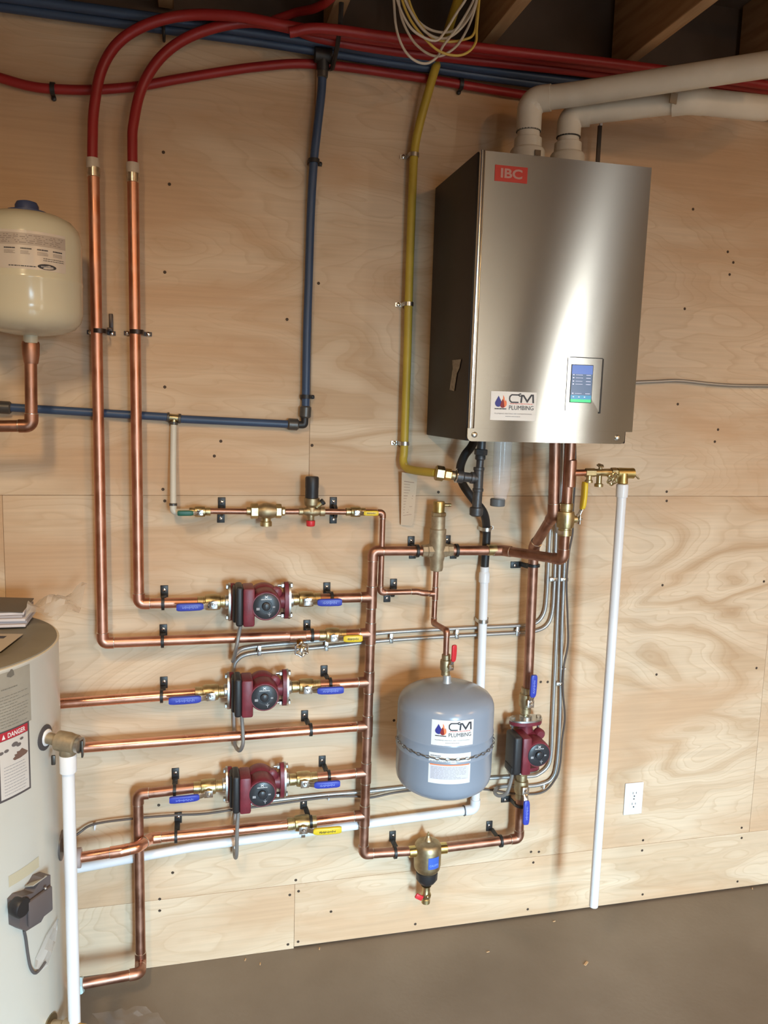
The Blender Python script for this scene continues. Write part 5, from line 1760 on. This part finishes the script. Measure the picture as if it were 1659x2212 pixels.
# ------------------------------------------------------------------ water heater
HX, HY, HR, HZ = -0.576, -0.414, 0.284, 1.150
cH = (HX, HY)
t = thing('water_heater', 'large cream cylindrical water heater at the left edge', 'water heater', (HX, HY, 0))
part('jacket', G().lathe([(HR - 0.012, 0.02), (HR - 0.004, 0.024), (HR, 0.034), (HR, HZ - 0.006), (HR + 0.0015, HZ - 0.004), (HR + 0.0015, HZ), (HR - 0.004, HZ + 0.001)], (HX, HY, 0), Z, 96, caps=True), heater_skin, t, sharp=70)
part('foot_ring', G().lathe([(HR - 0.02, 0.0), (HR - 0.018, 0.022)], (HX, HY, 0), Z, 64), black_metal, t)
part('lid', G().lathe([(HR - 0.003, HZ), (HR - 0.004, HZ + 0.0035), (HR - 0.055, HZ + 0.006), (HR - 0.062, HZ + 0.002), (0.0, HZ + 0.002)], (HX, HY, 0), Z, 96, caps=False), heater_top, t, label='grey lid')
# grey info panel
aR, _ = cyl_hit(65, 1480, cH, HR)
aL, _ = cyl_hit(-140, 1500, cH, HR)
_, zB = cyl_hit(62, 1558, cH, HR)
w_, h_ = (aR - aL) * HR, HZ - 0.008 - zB
mpH = cyl_map(cH, HR, aL, zB)
lb = part('label', fine_rect(0, 0, w_, h_, 0.0005, 0.012).mapped(mpH), paper_grey, t, label='grey printed information panel')
pr = lines(0.5 * w_, 0.97 * w_, 0.05 * h_, 0.62 * h_, 11, 0.010 * h_, 0.0009, 0.35, random.Random(8))
pr.merge(lines(0.62 * w_, 0.82 * w_, 0.70 * h_, 0.74 * h_, 1, 0.02 * h_, 0.0009, 0.0))
part('label_print', pr.mapped(mpH), M_('ink_heater', (0.20, 0.19, 0.16), 0.6), lb)
fl = G()
aa, zz_ = cyl_hit(22, 1453, cH, HR)
uu, vv = (aa - aL) * HR, zz_ - zB
fl.add([V(uu + a, vv + b, 0.0010) for a, b in ((0, -0.010), (0.009, -0.007), (0.008, 0.001), (0.002, 0.010), (-0.001, 0.004), (-0.008, 0.0), (-0.009, -0.006))], [tuple(range(7))])
part('label_print', fl.mapped(mpH), M_('ink_heater2', (0.16, 0.15, 0.13), 0.6), lb)
# danger label
aR, _ = cyl_hit(64, 1620, cH, HR)
aL, _ = cyl_hit(-6, 1640, cH, HR)
_, zT = cyl_hit(60, 1557, cH, HR)
_, zB = cyl_hit(63, 1704, cH, HR)
w_, h_ = (aR - aL) * HR, zT - zB
mpD = cyl_map(cH, HR, aL, zB)
lb = part('danger_label', fine_rect(0, 0, w_, h_, 0.0006, 0.008).mapped(mpD), M_('ink_border', (0.09, 0.08, 0.085), 0.5), t, label='white danger label with a black border and red heading')
bw = 0.005
part('label_field', fine_rect(bw, bw, w_ - bw, h_ * 0.86, 0.0010, 0.008).mapped(mpD), M_('label_paper', (0.62, 0.59, 0.56), 0.4), lb)
part('label_heading', fine_rect(bw, h_ * 0.865, w_ - bw, h_ - bw * 0.6, 0.0010, 0.008).mapped(mpD), M_('danger_red', (0.45, 0.03, 0.05), 0.45), lb)
hd = flat(text_geo('DANGER', h_ * 0.07, w_ * 0.55, bold=0.02), w_ * 0.30, h_ * 0.885, 0.0014)
hd.add([V(w_ * 0.13, h_ * 0.885, 0.0014), V(w_ * 0.23, h_ * 0.885, 0.0014), V(w_ * 0.18, h_ * 0.955, 0.0014)], [(0, 1, 2)])
part('label_lettering', hd.mapped(mpD), ink_white, lb)
ln = lines(bw + 0.1 * w_, w_ - bw * 2, 0.06 * h_, 0.50 * h_, 10, 0.008 * h_, 0.0014, 0.4, random.Random(4))
part('label_print', ln.mapped(mpD), ink_grey, lb)
hd = G()
# pictogram: scalding water on a hand
for (a, b, rr) in ((0.10, 0.70, 0.07), (0.25, 0.71, 0.07), (0.50, 0.76, 0.10), (0.62, 0.73, 0.08), (0.72, 0.80, 0.06)):
    hd.add([V((a + rr * math.cos(2 * PI * k / 12)) * w_, b * h_ + rr * 0.62 * w_ * math.sin(2 * PI * k / 12), 0.0014) for k in range(12)], [tuple(range(12))])
part('label_picture', hd.mapped(mpD), M_('picto_grey', (0.14, 0.12, 0.12), 0.6), lb)
hd = G()
hp = [(0.42, 0.56), (0.50, 0.585), (0.47, 0.61), (0.56, 0.61), (0.55, 0.64), (0.64, 0.635), (0.72, 0.66), (0.92, 0.575), (0.86, 0.55), (0.66, 0.53), (0.48, 0.53)]
hd.add([V(a * w_, b * h_, 0.0014) for a, b in hp], [tuple(range(len(hp)))[::-1]])
part('label_picture', hd.mapped(mpD), M_('picto_brown', (0.17, 0.10, 0.08), 0.6), lb)
# faint tape patch
aL, zz_ = cyl_hit(18, 1893, cH, HR)
aR, _ = cyl_hit(84, 1870, cH, HR)
mpq = cyl_map(cH, HR, aL, cyl_hit(50, 1898, cH, HR)[1])
part('tape_patch', fine_rect(0, 0, (aR - aL) * HR, 0.025, 0.0005, 0.01).mapped(mpq), M_('tape_yellowish', (0.52, 0.47, 0.34), 0.5), t)
# T&P port ring and lower ports
aP, zP = cyl_hit(97, 1593, cH, HR)
rad = V(math.cos(aP), math.sin(aP), 0)
base = V(HX + HR * math.cos(aP), HY + HR * math.sin(aP), zP)
part('port_ring', G().lathe([(0.028, -0.004), (0.028, 0.002), (0.023, 0.004), (0.016, 0.004)], base, rad, 32), M_('port_ring_dark', (0.07, 0.065, 0.07), 0.5), t)
aQ, zQ = math.radians(-2), cyl_hit(124, 1845, cH, HR)[1]
baseQ = V(HX + HR * math.cos(aQ), HY + HR * math.sin(aQ), zQ)
part('side_port', G().lathe([(0.034, -0.012), (0.034, 0.002), (0.020, 0.005), (0.017, 0.006), (0.017, 0.030), (0.012, 0.032)], baseQ, V(math.cos(aQ), math.sin(aQ), 0), 32), M_('port_ring_dark2', (0.10, 0.085, 0.08), 0.4), t)

# relief valve of the heater
dT = V(0.93, -0.30, 0.0).normalized()
dT = (P(152, 1605, 0.535) - base).normalized()
t = thing('heater_relief_valve', 'brass temperature relief valve on the side of the water heater', 'valve', base)
cT = base + dT * 0.056
part('nipple', G().cyl(base - dT * 0.004, base + dT * 0.04, 0.0125, 20), brass_cast, t)
part('gasket_ring', G().lathe([(0.0165, 0.002), (0.0195, 0.004), (0.0165, 0.008)], base, dT, 24), pvc, t)
part('body', G().lathe([(0.016, 0.030), (0.0215, 0.033), (0.0225, 0.058), (0.0205, 0.068), (0.0205, 0.076), (0.014, 0.080)], base, dT, 26)
     .lathe([(0.0175, 0.0), (0.0180, -0.026), (0.0165, -0.028)], cT, Z, 22), brass_cast, t)
part('bonnet', G().lathe([(0.0145, 0.078), (0.0175, 0.080), (0.0175, 0.088), (0.012, 0.091)], base, dT, 20), steel, t)
part('test_lever', G().box(base + dT * 0.092 + V(0, 0, -0.006), (0.004, 0.014, 0.038), 0.001).box(base + dT * 0.03 + V(-0.006, -0.016, -0.038), (0.009, 0.006, 0.022), 0.002), M_('lever_dark', (0.10, 0.09, 0.08), 0.4, 0.8), t)
t = thing('drain_pipe', 'white plastic discharge pipe standing in front of the water heater side', 'pipe', V(cT.x, cT.y, 0.03))
part('tube', G().lathe([(0.0105, 0.05), (0.0135, 0.0505), (0.0135, cT.z - 0.06)], (cT.x, cT.y, 0), Z, 22), pvc, t)
part('adapter', G().lathe([(0.0136, cT.z - 0.068), (0.0178, cT.z - 0.067), (0.0182, cT.z - 0.030), (0.0165, cT.z - 0.027)], (cT.x, cT.y, 0), Z, 24), pvc, t)

# thermostat box
aT_, zT_ = cyl_hit(58, 1948, cH, HR)
Mt = Matrix.Translation(V(HX + HR * math.cos(aT_), HY + HR * math.sin(aT_), zT_)) @ Matrix.Rotation(aT_ + PI / 2, 4, 'Z') @ Matrix.Scale(0.9, 4)
t = thing('thermostat_box', 'dark grey thermostat control box with a knob on the heater front', 'control box', M=Mt)
hwx = 0.041
poly = [(-0.052, -0.026), (-0.034, -0.046), (0.012, -0.052), (0.044, -0.026), (0.046, 0.050), (0.020, 0.058), (-0.008, 0.036), (-0.040, 0.046), (-0.054, 0.040)]
part('housing', G().prism([(a, b) for a, b in poly], (0, 0.004, 0), X, Z, -Y, 0.034).box((0.004, -0.036, -0.004), (0.074, 0.010, 0.064), 0.004), box_grey, t)
part('knob', G().lathe([(0.022, 0.0), (0.023, -0.006), (0.023, -0.022), (0.020, -0.026), (0.012, -0.0265)], (-0.046, -0.012, 0.022), Y, 26), black_pl, t)
part('sloped_plate', G().box((0.012, -0.018, 0.050), (0.044, 0.028, 0.003), 0.001, M=Matrix.Rotation(-0.35, 3, 'X')), M_('plate_dusty', (0.35, 0.33, 0.29), 0.4), t)
part('screw', G().ball((0.018, -0.040, 0.034), 0.0035), chrome, t)
_w = []
for a, b in ((52, 2010), (56, 2030), (60, 2060), (66, 2090), (76, 2102), (88, 2092), (98, 2078)):
    an, zn = cyl_hit(a, b, cH, HR + 0.006)
    _w.append(V(HX + (HR + 0.006) * math.cos(an), HY + (HR + 0.006) * math.sin(an), zn))
solo('thermostat_wire', G().tube(spline(_w), 0.0032, 8), M_('wire_grey', (0.10, 0.09, 0.09), 0.5), 'dark grey wire looping down from the thermostat box', 'wire')
# crumpled clear film strip stuck to the heater
g = G()
vs, fs = [], []
rr_ = random.Random(11)
row = [((136, 1985), (122, 1985)), ((128, 2010), (108, 2002)), ((120, 2035), (96, 2022)), ((112, 2060), (86, 2046)), ((104, 2085), (76, 2072)), ((92, 2095), (72, 2092))]
for (a, b) in row:
    for k in range(5):
        s = k / 4
        px_ = a[0] * (1 - s) + b[0] * s
        py_ = a[1] * (1 - s) + b[1] * s
        an, zn = cyl_hit(min(px_, 121), py_, cH, HR + 0.003)
        rd_ = HR + 0.002 + rr_.random() * 0.007
        vs.append(V(HX + rd_ * math.cos(an), HY + rd_ * math.sin(an), zn))
for j in range(len(row) - 1):
    for k in range(4):
        fs.append((j * 5 + k, j * 5 + k + 1, (j + 1) * 5 + k + 1, (j + 1) * 5 + k))
g.add(vs, fs)
solo('plastic_film', g, clear_bag, 'crumpled clear plastic film strip on the lower side of the heater', 'film', sharp=10)
# drain valve
aD, zD = cyl_hit(108, 2215, cH, HR)
bD = V(HX + HR * math.cos(aD), HY + HR * math.sin(aD), zD)
rD = V(math.cos(aD), math.sin(aD), 0)
t = thing('heater_drain_valve', 'brass heater drain valve with yellow tip at the bottom left corner', 'valve', bD)
part('escutcheon', G().lathe([(0.026, -0.003), (0.026, 0.003), (0.016, 0.006)], bD, rD, 24), M_('esc_bronze', (0.28, 0.24, 0.16), 0.35, 1.0), t)
part('body', G().lathe([(0.013, 0), (0.014, 0.03), (0.019, 0.034), (0.019, 0.05), (0.012, 0.052)], bD, rD, 20), brass_cast, t)
part('yellow_tip', G().lathe([(0.012, 0.06), (0.013, 0.064), (0.013, 0.084), (0.010, 0.086)], bD, rD, 16), M_('tip_yellow', (0.50, 0.32, 0.06), 0.5), t)

# papers in a plastic bag on the heater lid
t = thing('manual_stack', 'stack of manuals under a dark cover on the water heater lid', 'manuals', (-0.48, -0.25, HZ + 0.006))
zl = HZ + 0.0075
mats = [M_('page_white', (0.62, 0.58, 0.60), 0.6), M_('page_grey', (0.40, 0.37, 0.39), 0.6)]
for k in range(5):
    part('booklet', G().box((-0.481 + 0.003 * (k % 3) - 0.002 * k, -0.250 + 0.003 * (k % 2), zl + 0.0035 + 0.0072 * k), (0.21, 0.135, 0.0064), 0.001, M=Matrix.Rotation(0.03 * math.sin(k * 2.0), 3, 'Z')), mats[k % 2], t)
part('cover', G().box((-0.486, -0.245, zl + 0.0405), (0.21, 0.14, 0.003), 0.001, M=Matrix.Rotation(0.06, 3, 'Y')), M_('cover_dark', (0.11, 0.095, 0.08), 0.5), t, label='dark grey top cover')
g = G()
rr_ = random.Random(5)
nx, ny = 10, 8
vs = []
for j in range(ny + 1):
    for i in range(nx + 1):
        u, v = i / nx, j / ny
        x = -0.376 + 0.115 * u
        y = (-0.318 + 0.11 * v) * (1 - u) + (-0.31 + 0.19 * v) * u
        z = (zl + 0.020) + 0.030 * u * v + 0.020 * math.sin(v * PI) * (1 - u) + 0.010 * math.sin(u * 9 + v * 6) + 0.008 * rr_.random()
        vs.append(V(x, y, z))
fs = [(j * (nx + 1) + i, j * (nx + 1) + i + 1, (j + 1) * (nx + 1) + i + 1, (j + 1) * (nx + 1) + i) for j in range(ny) for i in range(nx)]
g.add(vs, fs)
solo('plastic_bag', g, clear_bag, 'crumpled clear plastic bag sticking out from the end of the manuals', 'bag', sharp=25)
# sticker on the lid
t = thing('lid_sticker', 'pale sticker on the heater lid in front of the manuals', 'sticker', (-0.44, -0.43, HZ + 0.005))
part('sheet', G().box((-0.445, -0.428, HZ + 0.0070), (0.13, 0.13, 0.0006), M=Matrix.Rotation(-0.16, 3, 'Z')), M_('lid_sticker', (0.52, 0.46, 0.38), 0.5), t)
part('print', G().box((-0.415, -0.395, HZ + 0.0076), (0.022, 0.018, 0.0003), M=Matrix.Rotation(-0.16, 3, 'Z')), ink_dark, t)

# ------------------------------------------------------------------ overhead wires
t = thing('wire_coil', 'loose coil of white and yellow wires hanging from the ceiling', 'wire coil', P(940, 0, 0.3))
loops = [(wire_white, 0.30, [(846, -60), (850, -10), (856, 60), (872, 105), (895, 130), (922, 137), (945, 122), (958, 98), (988, 60), (1013, 20), (1026, -10), (1035, -60)]),
         (wire_white, 0.27, [(856, -60), (860, -10), (868, 40), (890, 85), (915, 110), (940, 121), (962, 117), (990, 95), (1015, 50), (1030, 0), (1036, -60)]),
         (wire_yellow, 0.32, [(862, -60), (866, -10), (885, 40), (915, 80), (948, 110), (985, 120), (1012, 112), (1028, 90), (1030, 60), (1036, -10), (1040, -60)]),
         (wire_white, 0.25, [(872, -60), (878, -10), (895, 35), (925, 62), (960, 70), (990, 60), (1018, 25), (1032, -10), (1040, -60)]),
         (wire_white, 0.28, [(868, -60), (872, -10), (890, 30), (915, 65), (945, 82), (975, 78), (1005, 50), (1028, 5), (1036, -60)]),
         (wire_yellow, 0.26, [(876, -60), (882, -5), (900, 40), (930, 78), (965, 90), (1000, 86), (1022, 75), (1030, 40), (1034, -10), (1042, -60)]),
         (wire_white, 0.33, [(850, -60), (858, 0), (880, 50), (905, 75), (940, 88), (960, 70), (985, 30), (1010, -10), (1020, -60)])]
for m_w, of, pts in loops:
    part('wire', G().tube(spline([P(a, b, of) for a, b in pts], 6), 0.0031, 8), m_w, t)
solo('white_conduit', G().tube([V(1.28, -0.42, 2.83), V(2.2, -0.42, 2.83)], 0.017, 14), M_('conduit_white', (0.45, 0.36, 0.32), 0.5), 'pale conduit running between joists at the upper right', 'conduit')

# ------------------------------------------------------------------ floor bits


def floor_pt(px_, py_, z=0.0):
    d = FW + RT * ((px_ - 829.5) / FPX) - UP * ((py_ - 1106) / FPX)
    return CAM + d * ((z - CAM.z) / d.z)


for lab, a, b, rz_ in (('largest wood chip on the concrete floor, right of centre', 1266, 2082, 0.7), ('small wood chip on the floor below the white pipe end', 1197, 1991, 0.3), ('small wood chip near the right picture edge', 1625, 1920, 0.9),
                       ('tiny wood chip on the floor below the dirt separator', 1054, 2057, 0.2), ('upright wood splinter on the floor left of centre', 562, 2083, 1.4), ('thin wood splinter close to the bottom of the plywood', 530, 2074, 1.2),
                       ('pale wood splinter at the plywood foot below the manifold', 690, 2050, 1.3)):
    p = floor_pt(a, b)
    sc = 1.6 if 'largest' in lab else 0.8
    g = G().box((0, 0, 0.0012), (0.014 * sc, 0.0045 * sc, 0.0022), 0.0006, seg=1)
    Mc = Matrix.Translation(p) @ Matrix.Rotation(rz_, 4, 'Z') @ Matrix.Rotation(0.04, 4, 'Y')
    solo('wood_chip', G().merge(g, Mc), chip_mat, lab, 'wood chip')
g = G()
rr_ = random.Random(9)
c4 = [floor_pt(200, 2192), floor_pt(320, 2180), floor_pt(380, 2230), floor_pt(240, 2260)]
vs = []
for j in range(7):
    for i in range(9):
        u, v = i / 8, j / 6
        p = c4[0].lerp(c4[1], u).lerp(c4[3].lerp(c4[2], u), v)
        vs.append(p + V((rr_.random() - .5) * 0.012, (rr_.random() - .5) * 0.012, 0.003 + rr_.random() * 0.012))
g.add(vs, [(j * 9 + i, j * 9 + i + 1, (j + 1) * 9 + i + 1, (j + 1) * 9 + i) for j in range(6) for i in range(8)])
solo('plastic_sheet', g, M_('film_thin', (0.5, 0.47, 0.46), 0.3, alpha=0.16), 'crumpled clear plastic sheet on the floor at the bottom left', 'plastic sheet', sharp=20)
